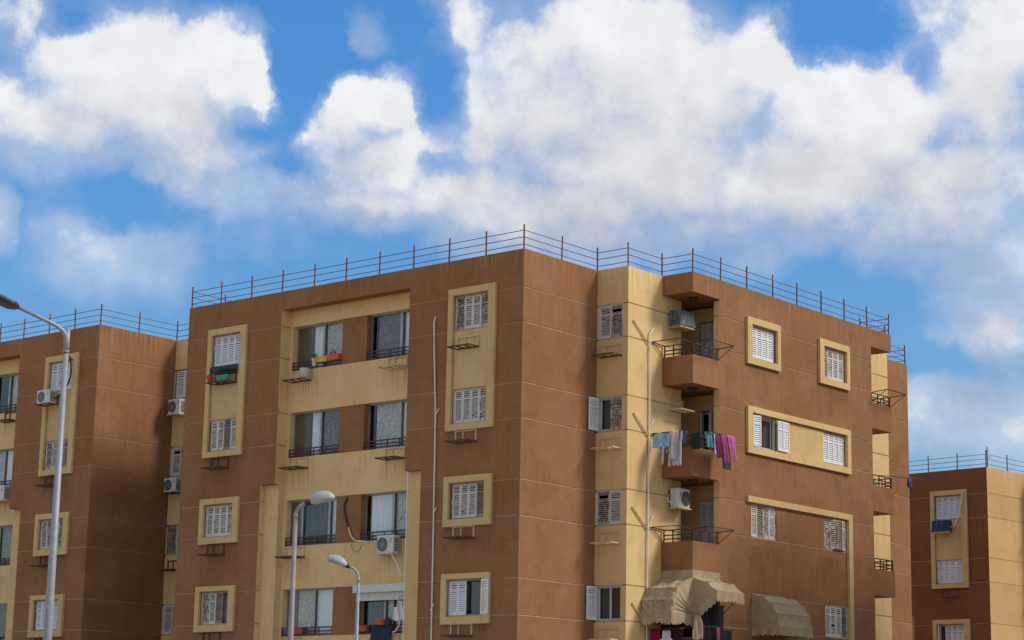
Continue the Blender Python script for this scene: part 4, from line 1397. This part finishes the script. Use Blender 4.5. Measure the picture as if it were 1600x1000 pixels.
def pot(loc, r, h, mat, label, plant=None, seed=0, group='flower pots on the window ledges'):
    rnd = random.Random(seed)
    t = empty('flower_pot', loc)
    tag(t, label, 'flower pot', group)
    mb = MB()
    mb.tube([(0, 0, 0), (0, 0, h * .8), (0, 0, h * .8), (0, 0, h)], [r * .7, r * .95, r * 1.08, r * 1.08], 14)
    mb.build('pot', mat, t)
    if plant:
        mb = MB(); leaves(mb, (0, 0, h), plant, 60, rnd, 0)
        for i in range(5): mb.tube([(0, 0, h * .9), (rnd.uniform(-plant, plant) * .7, rnd.uniform(-.05, .05), h + plant)], .005, 4)
        mb.build('plant', LEAF, t)
    return t
# bracket shelf with pots under the top left window
BR(BLK, 'A', 0, 13.98, 14.02, 1.05, 3)
A_ = RZ['A']
planter((-.32, 13.54, 14.05), A_, .60, .24, .20, GREENP, 'green flower box on the bracket below the top left window', [(.12, .20, 110), (.3, .16, 70), (.05, .18, 70)], 4)
pot((-.30, 13.72, 14.05), .12, .27, REDP, 'red flower pot just left of the green flower box', None, 5)
pot((-.32, 13.97, 14.05), .12, .24, TERRA, 'leftmost terracotta pot on the bracket below the top left window', .1, 6)
mb = MB()
P = []
for i in range(9):
    u = i / 8
    y = 14.20 - 1.42 * u
    dz = .30 + .06 * math.sin(u * 7) - .10 * (u < .1) - .16 * max(0, u - .8) * 5 * .4
    P.append([(-.115, y, 14.66), (-.155 + .02 * math.sin(i * 1.3), y, 14.66 - dz * .5), (-.14 + .03 * math.sin(i * 2.1), y, 14.66 - dz)])
mb.grid(P)
tag(mb.build('sheet', BLACKS, None, True, .01), 'black sheet draped over the sill of the top left window', 'sheet')
# pots along the upper recess window
planter((.38, 9.36, 14.40), A_, .54, .18, .17, YELP, 'yellow flower box on the railing of the upper recess window', None, 7)
planter((.38, 8.82, 14.41), A_, .55, .20, .19, ORAP, 'orange flower box next to the yellow one on the railing', [(.15, .16, 14), (.3, .10, 8)], 8)
pot((.40, 9.52, 14.30), .10, .26, CABLEW, 'small pale pot with a dark plant left of the yellow flower box', .17, 9)
mb = MB()
mb.box(.02, 9.72, 13.88, .32, 10.05, 14.17)
o = mb.build('bucket', CREAM, None)
mb = MB(); mb.tube([(0, 0, 0), (0, 0, .30), (0, 0, .31)], [.15, .17, .18], 16)
o2 = mb.build('paint_bucket', WHITEM, None, True)
o2.location = (.14, 9.62 + .1, 13.89)
bpy.data.objects.remove(o)
tag(o2, 'dirty white bucket standing on the cooler bracket below the flower boxes', 'bucket')
# lowest recess windows
planter((.52, 10.55, 5.30), A_, .38, .2, .22, PURP, 'purple box behind the rail of the lowest recess window', None, 10)
planter((.52, 10.10, 5.30), A_, .48, .2, .22, REDP, 'dull red box right of the purple box behind the rail', None, 11)
planter((.40, 7.0, 5.32), A_, .44, .2, .19, TERRA, 'brick coloured flower box left of the navy cloth', None, 12)
pot((.36, 5.98, 5.50), .17, .20, ORAP, 'orange bowl on the rail above the navy cloth', None, 13)
pot((.36, 5.62, 5.50), .11, .14, BLACKM, 'small black pot right of the orange bowl', .08, 14)
hang('cloth', 'navy cloth draped over the lowest recess window rail', 'cloth', (.39, 6.42, 5.50), (.39, 5.52, 5.50), .62, (.02, .03, .055), None, .03, 2, back=.3, seed=41, group='cloths on the recess rail', mat=NAVY)
hang('bag', 'white bag hanging inside the lowest recess window', 'bag', (.52, 5.55, 6.25), (.52, 5.02, 6.25), .62, (.75, .75, .76), lambda t: .28 if t < .3 else 1.0, .01, 1, back=.05, seed=42, group='things hanging in the recess window')
cable('cable', [(.30, 5.0, 6.42), (.30, 5.16, 6.36), (.30, 5.18, 6.0), (.29, 5.10, 5.6), (.29, 5.22, 5.34), (.30, 5.4, 5.25)], .03, CABLEW, 'pale wrapped pipe hanging in front of the lowest recess window')
hang('sheet', 'large black sheet standing in for the deep shade under the raised corner awning', 'sheet', (5.72, -2.62, 6.36), (7.06, -2.62, 6.30), 1.5, (.010, .010, .013), None, .04, 4, seed=51, group='laundry under the corner awnings')  # black sheet added as the dark of the shaded balcony opening
# antenna on the low right block
mb = MB()
q = M3 @ Vector((.75, .4, 16.9))
mb.tube([(0, 0, 0), (0, 0, 1.15)], .03, 6); mb.tube([(-.3, -.1, .62), (.55, .1, .72)], .018, 5); mb.tube([(.2, .2, .95), (-.2, -.2, .9)], .012, 5)
o = mb.build('antenna', ROOFR, None); o.location = q
tag(o, 'thin antenna mast behind the railing of the low right block', 'antenna')

# unseen block added out of view at right to shade the low right facade
nb = empty('shading_block', (14.2, -27.6, 0))
tag(nb, 'plain brown unseen block added out of view at right to shade the facade', 'apartment block')
for f, pl, a0, a1 in (('A', 0, 0, 15), ('B', 0, 0, 13), ('C', 13, 0, 15), ('D', 15, 0, 13)):
    wall(nb, f, pl, a0, a1, 0, 18.2, BROWN, skip='lrtb')
mb = MB(); mb.poly([(0, 0, 18.19), (13, 0, 18.19), (13, 15, 18.19), (0, 15, 18.19)]); mb.build('roof', PLASTER, nb)
